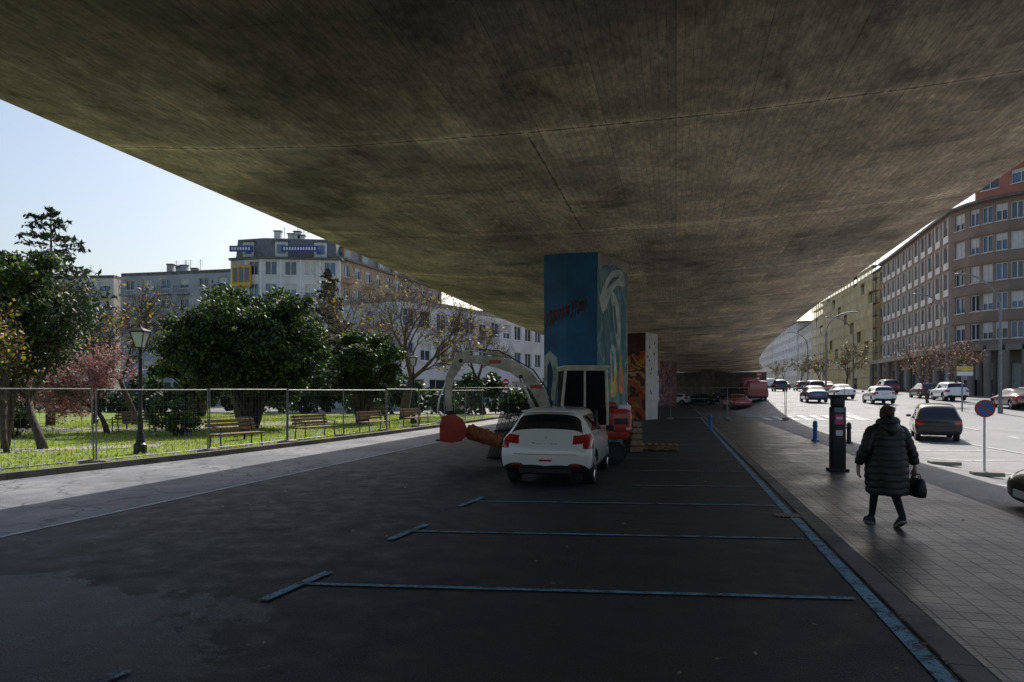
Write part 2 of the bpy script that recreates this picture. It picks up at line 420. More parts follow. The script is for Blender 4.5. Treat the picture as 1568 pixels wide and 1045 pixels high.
m_mblue=M('mural_blue',(.013,.105,.235),.6,var=.3,scale=1.2)
m_mteal=mural('mural_teal',[(.04,.12,.14),(.07,.2,.22),(.16,.28,.27),(.06,.17,.19),(.24,.32,.28)],1.3,(1,1,.35))
m_mor=mural('mural_orange',[(.08,.02,.02),(.42,.08,.02),(.55,.24,.04),(.14,.03,.03),(.5,.34,.16)],.9,(1,1,.6))
m_mwh=M('mural_white',(.62,.61,.58),.7,var=.12,scale=1.5)
m_mpink=mural('mural_pink',[(.35,.12,.10),(.5,.25,.2),(.2,.1,.2),(.5,.4,.35)],1.5)
Pa=[(.93,19.8),(1.55,19.42),(2.40,19.2),(3.55,21.0),(3.0,21.75),(1.9,21.7)]
p1=pillar('painted_pillar',Pa,5.74,[m_mblue,m_mblue,m_mteal,m_conc,m_conc,m_mblue])
def facepatch(parent,name,A,B,pts,mat,off=.006):
    ax,ay=A; bx,by=B; L=math.hypot(bx-ax,by-ay); ux,uy=(bx-ax)/L,(by-ay)/L; nx,ny=uy,-ux
    a=Acc(); a.add([(ax+ux*u+nx*off,ay+uy*u+ny*off,z) for u,z in pts],[tuple(range(len(pts)))]); a.build(name,[mat],parent)
c_dred=M('paint_dark_red',(.07,.012,.02),.6,var=.6,scale=9); c_pale=M('paint_pale',(.36,.42,.38),.6,var=.35,scale=3); c_yel=M('paint_yellow',(.60,.42,.08),.6); c_org=M('paint_orange',(.62,.18,.03),.6); c_navy=M('paint_navy',(.01,.04,.10),.6); c_teal=M('paint_teal',(.03,.11,.13),.6,var=.4)
fl=((.93,19.8),(1.55,19.42)); fm=((1.55,19.42),(2.40,19.2)); fr=((2.40,19.2),(3.55,21.0))
rr=random.Random(5)
k=0
for F,u0,u1 in ((fl,.04,.70),(fm,.02,.55)):
    u=u0
    while u<u1:
        w_=rr.uniform(.05,.10); z=3.86+.33*((u-u0)+(0 if F is fl else .68)); hh_=rr.uniform(.14,.24)
        facepatch(p1,'graffiti_stroke_%d'%k,F[0],F[1],[(u,z-hh_),(u+w_*.6,z-hh_-.03),(u+w_+.03,z+rr.uniform(-.05,.1)),(u+w_+.04,z+hh_*.8),(u+.02,z+hh_),(u+.05,z+.02)],c_dred,.006+.001*(k%3)); k+=1
        u+=w_+rr.uniform(.005,.04)
facepatch(p1,'pale_figure',fl[0],fl[1],[(.0,1.6),(.35,1.5),(.5,2.2),(.42,2.75),(.2,2.95),(.0,2.8)],c_pale,.005)
facepatch(p1,'pale_figure_navy',fl[0],fl[1],[(.1,1.7),(.22,1.6),(.3,2.3),(.2,2.7),(.12,2.5)],c_navy,.008)  # navy shape of the mural, painted inside the pale figure
def curvy(pts,n=5):
    out=[]; k=len(pts)
    for i in range(k):
        p0,p1_,p2_,p3=[pts[(i+j-1)%k] for j in range(4)]
        for q in range(n):
            t=q/n; out.append(tuple(.5*((2*p1_[d])+(-p0[d]+p2_[d])*t+(2*p0[d]-5*p1_[d]+4*p2_[d]-p3[d])*t*t+(-p0[d]+3*p1_[d]-3*p2_[d]+p3[d])*t**3) for d in (0,1)))
    return out
for i,(pts,mt,off) in enumerate((([(.15,4.4),(.5,4.9),(1.0,5.3),(1.7,5.40),(1.95,5.0),(1.3,4.9),(.8,4.5),(.45,4.0)],c_pale,.006),
    ([(.9,4.7),(1.35,4.5),(1.6,3.7),(1.5,3.0),(1.15,3.6),(1.0,4.2)],c_pale,.008),([(.35,3.9),(.7,4.1),(.85,3.2),(.75,2.4),(.5,2.9)],c_teal,.008),
    ([(1.7,4.6),(2.0,4.2),(1.95,2.8),(1.75,3.2)],c_teal,.008),([(.9,3.1),(1.2,3.0),(1.3,2.2),(1.0,1.7),(.85,2.3)],c_pale,.010),
    ([(1.0,2.5),(1.28,2.1),(1.25,1.7),(.95,1.6),(.85,1.9)],c_yel,.012),([(1.55,2.9),(1.72,2.5),(1.8,1.9),(1.6,1.7),(1.45,2.0)],c_org,.012),
    ([(.4,2.0),(.6,1.7),(.5,1.3),(.3,1.2),(.3,1.6)],c_org,.012),([(1.1,4.3),(1.22,4.2),(1.35,3.6),(1.25,3.5),(1.12,3.9)],c_teal,.014),([(.6,4.75),(1.0,5.1),(1.5,5.2),(1.1,5.0)],c_teal,.014),([(.98,2.9),(1.08,2.8),(1.1,2.1),(1.0,2.2)],c_teal,.014))):
    facepatch(p1,'mural_shape_%d'%i,fr[0],fr[1],curvy(pts),mt,off)
facepatch(p1,'bare_top',fr[0],fr[1],[(0.0,5.2),(.4,5.4),(1.2,5.5),(2.1,5.35),(2.13,5.73),(0.0,5.73)],m_conc,.018)
Pb=[(7.29,43.0),(8.22,42.0),(9.22,43.2),(8.6,44.6),(7.6,44.4)]
p2=pillar('painted_pillar',Pb,5.4,[m_mor,m_mwh,m_mwh,m_conc,m_conc])
rr=random.Random(2)
for k in range(9):
    u=rr.uniform(.1,1.2); z=rr.uniform(.6,5.0)
    facepatch(p2,'spot_%d'%k,Pb[1],Pb[2],[(u+.08*math.cos(t*.9)*rr.uniform(.5,1.3),z+.1*math.sin(t*.9)) for t in range(7)],c_navy)
facepatch(p2,'dark_top',Pb[0],Pb[1],[(0,4.0),(1.35,4.3),(1.36,5.38),(0,5.38)],c_dred,.01)
Pc=[(17.2,79.5),(18.3,78.6),(19.3,80),(18.5,81.4),(17.6,81)]
pillar('painted_pillar',Pc,5.3,[m_mpink,m_mpink,m_conc,m_conc,m_conc])
x,y=S(-1.6+shift(112),108); pillar('concrete_pillar',[(x-1,y),(x,y-1),(x+1,y),(x+.6,y+1.4),(x-.6,y+1.4)],5.1,[m_concD])
a=Acc()
for k in range(5): a.bbox((3.55,20.1+.02*k,.09+.18*k),(.42-.02*k,.5,.16),.02,0,rz=.3+.05*k)
a.build('timber_block_stack',[m_wood])
a=Acc()
for k in range(7): a.box((-.6+.2*k,0,.15),(.12,.9,.025))
for q in (-.38,0,.38): a.box((0,q,.08),(1.3,.1,.1)); 
for k in range(5): a.box((-.6+.3*k,0,.0125),(.1,.9,.02))
a.build('wooden_pallet',[m_wood],loc=(4.4,20.8,0.01),rz=-.2)

# ------------------------------------------------------------------ cars
def carbody(kind):
    if kind=='hatch':
        L=3.97; wr=.31; wb=(-1.24,1.30)
        st=[(-1.985,.40,.56,.60,.72,.60),(-1.955,.30,.76,.82,.83,.70),(-1.90,.25,.88,.955,.865,.70),(-1.84,.235,.93,1.0,.87,.67),(-1.50,.22,.97,1.385,.872,.55),(-1.38,.22,.965,1.42,.872,.565),(-.9,.20,.94,1.455,.872,.585),(0,.20,.92,1.465,.872,.595),(.45,.20,.90,1.42,.872,.585),(1.12,.20,.89,.97,.87,.66),(1.5,.22,.83,.89,.855,.62),(1.84,.26,.70,.77,.80,.58),(1.98,.36,.55,.60,.68,.5)]
        rear=(3,4); side=(5,9); wind=(8,9)
    elif kind=='sedan':
        L=4.5; wr=.32; wb=(-1.33,1.40)
        st=[(-2.25,.40,.60,.66,.74,.62),(-2.2,.28,.88,.94,.83,.68),(-2.0,.24,.93,1.0,.87,.70),(-1.65,.22,.95,1.03,.88,.68),(-1.0,.20,.94,1.40,.88,.58),(-.4,.20,.92,1.45,.88,.6),(.1,.20,.91,1.45,.88,.6),(.5,.20,.90,1.40,.88,.58),(1.2,.20,.89,.97,.88,.66),(1.7,.22,.84,.89,.86,.64),(2.1,.26,.72,.78,.80,.6),(2.25,.36,.56,.60,.68,.5)]
        rear=(3,4); side=(4,8); wind=(7,8)
    elif kind=='suv':
        L=4.4; wr=.36; wb=(-1.30,1.36)
        st=[(-2.2,.45,.70,.76,.76,.66),(-2.17,.33,.98,1.04,.86,.72),(-2.1,.30,1.04,1.12,.91,.72),(-1.85,.28,1.06,1.56,.92,.64),(-1.5,.28,1.05,1.64,.92,.65),(-.6,.27,1.03,1.68,.92,.66),(.1,.27,1.02,1.67,.92,.66),(.45,.27,1.01,1.62,.92,.65),(1.1,.27,1.0,1.08,.92,.72),(1.65,.28,.96,1.02,.90,.70),(2.05,.30,.84,.90,.86,.66),(2.2,.42,.64,.70,.74,.56)]
        rear=(2,3); side=(3,8); wind=(7,8)
    else: # van
        L=4.9; wr=.33; wb=(-1.5,1.55)
        st=[(-2.45,.45,.80,.9,.84,.78),(-2.43,.30,1.05,1.85,.92,.80),(-2.3,.27,1.1,1.93,.94,.82),(-1,.26,1.1,1.96,.94,.82),(0,.26,1.1,1.96,.94,.82),(.85,.26,1.1,1.94,.94,.82),(1.0,.26,1.1,1.9,.94,.80),(1.75,.26,1.05,1.15,.93,.76),(2.2,.28,.9,.98,.9,.7),(2.42,.38,.66,.72,.78,.6)]
        rear=(0,0); side=(5,7); wind=(6,7)
    rings=[]
    for (x,zb,zt,zr,w,wt) in st:
        zm=(zb+zt)/2
        h=[(0,zb),(w*.80,zb),(w*.965,zb+.08),(w,zm-.03),(w*.995,zm+.10),(w*.975,zt-.05),(w*.93,zt),(wt+.02,zr-.055),(wt-.07,zr-.005),(wt*.5,zr+.018),(0,zr+.025)]
        ring=[(x,y,z) for y,z in h]+[(x,-y,z) for y,z in h[-2:0:-1]]
        rings.append(ring)
    n=len(rings[0]); vs=[p for r in rings for p in r]; fs=[]; ms=[]
    for i in range(len(rings)-1):
        for k in range(n):
            k2=(k+1)%n; kk=k if k<10 else n-1-k
            mt=0
            if kk==6 and side[0]<=i<side[1]: mt=1
            if kk in (8,9) and (i==wind[0] or (rear[1]>rear[0] and i==rear[0])): mt=1
            if kk==7 and (i==wind[0] or (rear[1]>rear[0] and i==rear[0])): mt=1
            if kk<=1: mt=2
            fs.append((i*n+k,i*n+k2,(i+1)*n+k2,(i+1)*n+k)); ms.append(mt)
    fs.append(tuple(range(n))[::-1]); ms.append(0); fs.append(tuple((len(rings)-1)*n+k for k in range(n))); ms.append(0)
    me=bpy.data.meshes.new('tmp'); me.from_pydata(vs,[],fs)
    paint=bpy.data.materials.get('paint_base') or M('paint_base',(.5,.5,.5),.3,var=.03,coat=1)
    for q in (paint,m_carglass,m_black,m_tail,m_lamp,m_black): me.materials.append(q)
    me.polygons.foreach_set('material_index',ms)
    bm=bmesh.new(); bm.from_mesh(me); bmesh.ops.recalc_face_normals(bm,faces=bm.faces[:])
    bm.to_mesh(me); bm.free()
    o=bpy.data.objects.new('tmp',me); link(o)
    md=o.modifiers.new('s','SUBSURF'); md.levels=3; md.render_levels=3
    cut=Acc()
    for wx in wb:
        for sy in (-1,1):
            cut.tube([(wx,sy*.60,wr+.01),(wx,sy*1.2,wr+.01)],wr+.055,28,2)
    co=cut.build('cut',[paint,m_carglass,m_black],fixn=True)
    bl=o.modifiers.new('b','BOOLEAN'); bl.operation='DIFFERENCE'; bl.object=co; bl.solver='EXACT'
    dg=bpy.context.evaluated_depsgraph_get(); dg.update()
    m2=bpy.data.meshes.new_from_object(o.evaluated_get(dg))
    bpy.data.objects.remove(o); bpy.data.objects.remove(co)
    while len(m2.materials)<6: m2.materials.append(m_black)
    hl=L/2
    for p in m2.polygons:
        p.use_smooth=True
        c=p.center; ay=abs(c.y)
        if p.material_index==0:
            if kind=='hatch':
                if c.x<-1.55 and ay>.52 and .80+.10*(ay-.52)<c.z<.96+.12*(ay-.52) : p.material_index=3
                if c.x<-1.65 and ay>.70 and .72<c.z<.88: p.material_index=3
                if c.x<-1.7 and c.z<.36: p.material_index=2
            else:
                zt=st[1][2]
                if c.x<-hl+.35 and ay>.60 and zt-.22<c.z<zt-.02: p.material_index=3
            zf=st[-2][2]
            if c.x>hl-.45 and ay>.50 and zf-.08<c.z<zf+.04: p.material_index=4
            if c.x>hl-.25 and ay<.42 and st[-1][1]<c.z<st[-1][2]+.06: p.material_index=2
            if c.z<st[5][1]+.06: p.material_index=2
    try: m2.set_sharp_from_angle(angle=math.radians(50))
    except Exception: pass
    return dict(mesh=m2,wr=wr,wb=wb,L=L,st=st)
def wheelmesh(spec):
    a=Acc(); r=spec['wr']
    for wx in spec['wb']:
        for sy in (-1,1):
            yo=sy*.845; yi=sy*.64
            prof=[(yi,r*.75),(yi,r*.95),(yi+sy*.02,r),(yo-sy*.03,r),(yo,r*.94),(yo+sy*.004,r*.80),(yo-sy*.01,r*.68)]
            rings=[[(wx+q*math.cos(2*math.pi*k/24),yy,r+q*math.sin(2*math.pi*k/24)) for k in range(24)] for yy,q in prof]
            a.loft(rings,0,True)
            yd=yo-sy*.03
            a.tube([(wx,yd-sy*.03,r),(wx,yd+sy*.001,r)],r*.67,24,2)
            for k in range(5):
                t=2*math.pi*k/5+.3
                for dt in (-.13,.13):
                    p0=(wx+.05*math.cos(t),yd+sy*.02,r+.05*math.sin(t)); p1=(wx+r*.66*math.cos(t+dt),yd+sy*.012,r+r*.66*math.sin(t+dt))
                    a.tube([p0,p1],.017,5,1)
            a.tube([(wx,yd,r),(wx,yd+sy*.03,r)],.06,12,1)
            rings=[[(wx+q*math.cos(2*math.pi*k/24),yy,r+q*math.sin(2*math.pi*k/24)) for k in range(24)] for yy,q in ((yd,r*.64),(yd+sy*.02,r*.66),(yd+sy*.02,r*.69),(yd,r*.70))]
            a.loft(rings,1,False)
    o=a.build('tmpw',[m_rubber,m_chrome,m_black],smooth='auto',fixn=True); me=o.data; bpy.data.objects.remove(o); return me
SPEC={}
for k in ('hatch','sedan','suv','van'):
    SPEC[k]=carbody(k); SPEC[k]['wm']=wheelmesh(SPEC[k])
def detailmesh(kind):
    sp=SPEC[kind]; st=sp['st']; hl=sp['L']/2; a=Acc()
    zt=st[4 if kind=='hatch' else 5][2]
    for sy in (-1,1):
        a.bbox((st[-4][0]-.28,sy*.98,zt+.05),(.14,.20,.12),.03,0)
        for dx in (-.25,-.95): a.box((dx+.15,sy*(.874 if kind!='suv' else .918),zt-.13),(.16,.02,.025),1)
    a.box((hl+.0,0,.45),(.02,.50,.11),2); 
    a.box((-hl+.02,0,.62 if kind!='hatch' else .775),(.03,.50,.11),2)
    o=a.build('tmpd',[m_black,m_chrome,m_plate]); me=o.data; bpy.data.objects.remove(o); return me
for k in SPEC: SPEC[k]['dm']=detailmesh(k)
PAINT={}
def paint(col,rough=.28):
    key=tuple(col)
    if key not in PAINT: PAINT[key]=M('car_paint',col,rough,var=.05,scale=1.2,coat=.6 if max(col)<.05 else 1)
    return PAINT[key]
def car(name,kind,x,y,heading,col,z=None,details=True,sc=1.0):
    if z is None: z=gzw(x,y)+.01
    e=empty(name,(x,y,z),heading); e.scale=(sc,sc,sc)
    b=bpy.data.objects.new('body',SPEC[kind]['mesh']); link(b,e)
    b.material_slots[0].link='OBJECT'; b.material_slots[0].material=paint(col)
    w=bpy.data.objects.new('wheels',SPEC[kind]['wm']); link(w,e)
    if details: d=bpy.data.objects.new('mirrors_and_plates',SPEC[kind]['dm']); link(d,e)
    return e
WHITE=(.78,.78,.76)
hero=car('parked_car','hatch',1.08,14.63,HEAD,WHITE,0.0,details=False)
a=Acc()
for sy in (-1,1):
    a.bbox((.55,sy*.97,.98),(.13,.19,.13),.04,0)
    for dx in (.1,-.75): a.bbox((dx,sy*.872,.80),(.17,.03,.03),.008,1)
    a.box((-.33,sy*.752,1.18),(.09,.05,.44),0,rz=0)
a.bbox((-1.60,0,1.405),(.22,1.02,.035),.012,1)
a.tube([(-1.25,0,1.46),(-1.42,0,1.60)],.005,5,0)
a.bbox((-1.915,0,.775),(.05,.56,.15),.02,0)
a.box((-1.945,0,.775),(.012,.52,.11),2); a.box((-1.952,.235,.775),(.004,.045,.108),3)
a.bbox((-1.905,0,.90),(.03,.07,.07),.012,4)
a.tube([(-1.84,.0,1.02),(-1.80,-.30,1.05)],.009,5,0)
for sy in (-1,1): a.bbox((-1.975,sy*.55,.42),(.03,.20,.05),.01,5)
a.bbox((-1.985,0,.50),(.02,.24,.035),.006,5)
a.bbox((-1.95,0,.30),(.10,1.0,.12),.03,0)
for sy in (-1,1):
    a.tube([(-1.965,sy*.60,.62),(-1.945,sy*.64,.72),(-1.915,sy*.66,.84)],.005,4,0)
a.tube([(-1.985,-.60,.615),(-1.993,-.3,.61),(-1.996,0,.61),(-1.993,.3,.61),(-1.985,.60,.615)],.005,4,0)
a.build('trim_and_fittings',[m_black,paint(WHITE),m_plate,m_plateblue,m_chrome,m_tail],hero)
tx=bpy.data.curves.new('plate_text','FONT'); tx.body='0820 LDD'; tx.size=.105; tx.align_x='CENTER'; tx.align_y='CENTER'; tx.extrude=.001
to=bpy.data.objects.new('plate_text',tx); to.data.materials.append(m_black); to.location=(-1.955,-.02,.772); to.rotation_euler=(math.pi/2,0,-math.pi/2); link(to,hero)

DARK=(.010,.012,.015); BLU=(.02,.05,.12); RED=(.35,.02,.02); SIL=(.35,.36,.37); WINE=(.12,.01,.015)
car('parked_suv','suv',18.3,29.6,math.radians(63),DARK,sc=.93)
car('parked_car','sedan',9.75,9.55,math.pi-ANG-.05,DARK)
for (k,x,y,h,c) in [('sedan',26.5,60,HEAD,BLU),('suv',33.6,76,HEAD,WINE),('sedan',31.8,66,HEAD,WHITE),('hatch',30.6,57,HEAD,WHITE),('van',23.9,67,HEAD,RED),('sedan',21.0,64,HEAD+.2,RED),
    ('hatch',38.5,51,HEAD-.4,SIL),('hatch',-7,80,HEAD+1.4,SIL),('sedan',-3.6,82,HEAD+1.5,WHITE),('hatch',.6,80,HEAD+1.5,BLU),('sedan',-11.5,78,HEAD+1.5,DARK),
    ('hatch',20.4,86,HEAD+1.3,WHITE),('sedan',24.3,88,HEAD+1.2,DARK),('sedan',27.6,86,HEAD+1.1,DARK),('hatch',16.8,92,HEAD+1.2,SIL),('sedan',40.5,88,HEAD,RED),('hatch',44,104,HEAD,DARK),
    ('suv',38.0,97,HEAD,DARK),('sedan',47,118,HEAD,WINE),('van',52,138,HEAD,WHITE),('van',27.2,78,HEAD,RED)]:
    car('parked_car' if k!='van' else 'parked_van',k,x,y,h,c)
rr=random.Random(11)
for i in (1,2,4,5,7):
    x,y=S(23.8,44+6.2*i); car('parked_car',rr.choice(['hatch','sedan','suv']),x,y,HEAD,rr.choice([SIL,DARK,BLU,WINE,WHITE]))

# ------------------------------------------------------------------ mini excavator (local: digging arm towards -x)
ex=empty('mini_excavator',(1.75,17.35,0),0.12)
a=Acc()
for sy in (-.62,.62):
    P=[]
    for k in range(20):
        t=2*math.pi*k/20; cx=.72 if math.cos(t)>0 else -.72
        P.append((cx+.24*math.cos(t),.26+.25*math.sin(t)))
    a.extr(P,sy-.16,sy+.16,0)
    for k in range(5): a.tube([(-.6+.3*k,sy-.175,.2),(-.6+.3*k,sy+.175,.2)],.09,12,1)
    for cx in (-.72,.72): a.tube([(cx,sy-.18,.26),(cx,sy+.18,.26)],.17,14,1)
    for k in range(14):
        for zz in (.0,.515): a.box((-.8+.123*k,sy,zz+.005),(.05,.33,.025),0)
a.box((0,0,.32),(1.1,1.0,.18),1); a.tube([(0,0,.4),(0,0,.58)],.36,20,1)
a.build('tracks',[m_rubber,m_iron],ex,fixn=True)
a=Acc()
a.bbox((.30,0,.78),(1.55,1.40,.36),.07,0)
a.bbox((.84,0,1.02),(.62,1.42,.66),.14,0,seg=4)
a.bbox((.66,.32,1.36),(.62,.62,.30),.08,0,seg=3)
a.bbox((.98,-.35,1.36),(.34,.42,.18),.04,2)
a.bbox((1.165,-.42,1.0),(.02,.3,.16),.008,3); a.bbox((1.165,.38,1.1),(.02,.16,.1),.008,4)
a.bbox((.85,-.722,1.05),(.34,.02,.14),.008,3); a.bbox((.6,-.722,.86),(.1,.02,.06),.008,4); a.bbox((1.02,-.722,.86),(.1,.02,.06),.008,4)
a.bbox((-.1,-.705,.82),(.7,.02,.2),.008,1)
a.build('upper_body',[m_red,m_cream,m_frame,m_black,m_lamp],ex,smooth='auto')
a=Acc()
X0,X1,Y0,Y1,Z0,Z1=-.62,.52,-.66,.30,.92,2.38
c4=[(X0,Y0),(X1,Y0),(X1,Y1),(X0,Y1)]
for (x,y) in c4:
    xt=x+(.1 if x<0 else -.04)
    a.tube([(x,y,Z0),(x,y,1.4),(xt,y,Z1-.06)],.035,8,0)
for (p,q) in zip(c4,c4[1:]+c4[:1]):
    fx=lambda v:v+(.1 if v<0 else -.04)
    a.tube([(fx(p[0]),p[1],Z1-.06),(fx(q[0]),q[1],Z1-.06)],.035,8,0); a.tube([(p[0],p[1],Z0),(q[0],q[1],Z0)],.035,8,0)
a.tube([(-.05,Y0,Z0),(-.05,Y0,Z1-.06)],.028,8,0)
a.bbox((0,-.18,Z1),(1.14,1.06,.08),.035,0,seg=3)
a.build('cab_frame',[m_cfr],ex,smooth='auto')
a=Acc(); a.box((-.03,-.18,1.63),(1.0,.91,1.30),0)
a.build('cab_glazing',[m_cabglass,m_black],ex)
def arm(acc,pts,w,hs,m=0,yc=.0):
    rings=[]
    for i,(x,z) in enumerate(pts):
        if i==0: tx_,tz=pts[1][0]-x,pts[1][1]-z
        elif i==len(pts)-1: tx_,tz=x-pts[i-1][0],z-pts[i-1][1]
        else: tx_,tz=pts[i+1][0]-pts[i-1][0],pts[i+1][1]-pts[i-1][1]
        l=math.hypot(tx_,tz); nx,nz=-tz/l*hs[i]/2,tx_/l*hs[i]/2
        rings.append([(x+nx,yc-w/2,z+nz),(x+nx,yc+w/2,z+nz),(x-nx,yc+w/2,z-nz),(x-nx,yc-w/2,z-nz)])
    acc.loft(rings,m)
a=Acc()
arm(a,[(-.78,.95),(-.90,1.35),(-1.10,1.80),(-1.38,2.16),(-1.75,2.40),(-2.2,2.52),(-2.65,2.58),(-3.05,2.58)],.16,[.20,.25,.29,.32,.30,.26,.21,.15],0)
arm(a,[(-2.84,2.78),(-3.10,2.52),(-3.32,2.12),(-3.36,1.62),(-3.30,1.15)],.14,[.14,.25,.21,.17,.13],0)
for (x,z) in ((-1.16,1.90),(-2.2,2.52)): a.box((x,-.085,z),(.3,.012,.09),1)
a.build('boom_and_stick',[m_cream,m_red],ex,fixn=True)
a=Acc()
def ram(p,q,y=0):
    p=Vector((p[0],y,p[1])); q=Vector((q[0],y,q[1])); mid=p.lerp(q,.58)
    a.tube([p,mid],.045,10,0); a.tube([mid,q],.022,8,1)
ram((-.98,.85),(-1.55,2.1),-.12); ram((-.98,.85),(-1.55,2.1),.12)
ram((-1.75,2.64),(-2.86,2.82)); ram((-3.12,2.74),(-3.57,1.6),0)
a.tube([(-3.57,0,1.6),(-3.62,0,1.3),(-3.45,0,1.05)],.025,8,1)
for p in ((-.78,.95),(-3.05,2.54),(-3.3,1.18),(-1.55,2.15)): a.tube([(p[0],-.12,p[1]),(p[0],.12,p[1])],.05,12,2)
for k in range(3): a.tube([(-.7,-.05+.05*k,1.1),(-.82,-.05+.05*k,1.75),(-1.22,-.04+.04*k,2.32),(-2.1,-.04+.04*k,2.80),(-2.7,0,2.84)],.013,5,2)
a.build('hydraulics',[m_cream,m_chrome,m_black],ex,smooth='auto')
# bucket curled under the stick: deep box with rounded back, side plates, teeth
a=Acc()
bk=[(-3.50,1.18),(-3.22,1.22),(-3.02,1.10),(-2.92,.90),(-2.93,.70),(-3.06,.56),(-3.30,.52),(-3.54,.56),(-3.56,.80)]
a.extr(bk,-.25,.25,0)
for y0,y1 in ((-.272,-.252),(.252,.272)): a.extr([(x*1.0-.01*(1 if x<-3.3 else -1),z) for x,z in bk],y0,y1,0)
for k in range(4): a.box((-3.60,-.2+.133*k,.575),(.12,.05,.035),1)
a.box((-3.562,0,.84),(.012,.42,.46),1)
a.bbox((-3.30,0,1.24),(.2,.2,.12),.02,1)
a.build('bucket',[m_red,m_iron],ex,fixn=True)
a=Acc(); a.tube([(-2.90,.1,.80),(-2.75,.1,.75),(-2.4,.1,.63),(-2.05,.1,.50)],[.15,.19,.19,.14],14,0); a.tube([(-2.05,.1,.5),(-1.3,.1,.36)],[.06,.05],10,1)
a.tube([(-2.82,.1,.775),(-2.76,.1,.755)],.205,14,0); a.tube([(-2.46,.1,.655),(-2.40,.1,.635)],.205,14,0)
a.build('hydraulic_breaker',[m_rust,m_iron],ex,smooth='auto')
a=Acc(); a.extr([(-1.25,.08),(-1.18,.08),(-1.12,.25),(-1.17,.42),(-1.24,.42),(-1.19,.25)],-.72,.72,0)
for sy in (-.4,.4): a.tube([(-1.18,sy,.25),(-.5,sy,.35)],.04,8,0)
a.build('dozer_blade',[m_red],ex,fixn=True)
a=Acc()
for j in range(4):
    o=.10*j
    for k in range(9):
        a.tube([(-.3+.10*k+o*.3,o,.0),(.12+.10*k+o*.3,o+.15,1.42)],.012,5,0)
    for z in (.0,.7,1.40):
        t=z/1.42; a.tube([(-.32+.42*t+o*.3,o+.15*t,z+.02),(.52+.42*t+o*.3,o+.15*t,z+.02)],.018,6,0)
a.build('stacked_steel_barriers',[m_iron],loc=(-.35,17.9,0.02))

# ------------------------------------------------------------------ temporary fence
def fence(name,pts,H=2.0,step=3.4):
    a=Acc()
    P=[Vector((x,y,0)) for x,y in pts]
    d=[0]
    for p,q in zip(P,P[1:]): d.append(d[-1]+(q-p).length)
    def at(t):
        for i in range(len(P)-1):
            if t<=d[i+1]+1e-6: return P[i].lerp(P[i+1],(t-d[i])/(d[i+1]-d[i]))
        return P[-1]
    k=int(d[-1]//step); rn=random.Random(k)
    for i in range(k):
        h0=rn.gauss(0,.012); t0=Vector((rn.gauss(0,.03),rn.gauss(0,.03),0))
        p=at(i*step+.03); q=at((i+1)*step-.03); u=(q-p)
        for e in (p,q): a.tube([e+Vector((0,0,.05)),e+t0+Vector((0,0,H+h0))],.019,8,0)
        for z in (.18,H-.02): a.tube([p+t0*z/H+Vector((0,0,z+h0)),q+t0*z/H+Vector((0,0,z+h0))],.014,6,0)
        nv=int(u.length/.13)
        for j in range(1,nv): c=p+u*j/nv; a.tube([c+Vector((0,0,.18)),c+t0+Vector((0,0,H-.02))],.0024,3,0,caps=False)
        for j in range(1,8): z=.18+(H-.2)*j/8; a.tube([p+t0*z/H+Vector((0,0,z)),q+t0*z/H+Vector((0,0,z))],.0024,3,0,caps=False)
        c=at(i*step); ang=math.atan2(u.y,u.x)
        a.bbox((c.x,c.y,.12),(.24,.68,.13),.03,1,rz=ang+rn.gauss(0,.12))
    a.build(name,[m_steel,m_conc])
fence('temporary_fence',[S(kn(s)-.45,s) for s in (6.5,9,12,15,18,21,24,27,30,36,42)],H=1.85)
fence('temporary_fence',[(-3.5,41),(3.5,43),(6.8,43.6)])
fence('temporary_fence',[(9.6,41.5),(14.5,41.0),(22.5,40.2)])

# ------------------------------------------------------------------ park benches
def bench(x,y,rz):
    e=empty('park_bench',(x,y,.055),rz)
    a=Acc()
    for k in range(4): a.bbox((0,-.2+.12*k,.44),(1.8,.09,.035),.008)
    a.build('seat',[m_wood],e); a=Acc()
    for k in range(3): a.bbox((0,.27+.03*k,.58+.12*k),(1.8,.03,.09),.008)
    a.build('backrest',[m_wood],e); a=Acc()
    for sx in (-.75,.75):
        a.tube([(sx,-.24,0),(sx,-.2,.42),(sx,.22,.42),(sx,.34,.88)],.022,8); a.tube([(sx,.28,0),(sx,.22,.42)],.022,8)
        a.tube([(sx,-.2,.42),(sx,-.22,.64),(sx,.27,.66)],.018,8)
    a.build('legs',[m_iron],e)
for (n,s,r) in ((-13.1,18.4,1.3),(-12.7,22.4,1.35),(-12.4,26.8,1.4),(-12.4,31.5,1.4),(-22,24,.3),(-26,20,.2)):
    x,y=S(n,s); bench(x,y,r-ANG)
x,y=S(-16,34); bench(x,y,.1)
for (x,y) in ((-9.6,24.5),(-17.5,31)):
    a=Acc(); a.loft([[(r*math.cos(2*math.pi*k/16),r*math.sin(2*math.pi*k/16),z) for k in range(16)] for z,r in ((.25,.16),(.3,.19),(.75,.23),(.8,.24),(.8,.2))],0); a.tube([(0,0,0),(0,0,.3)],.035,8,0)
    a.build('litter_bin',[m_iron],loc=(x,y,.05),smooth='auto')

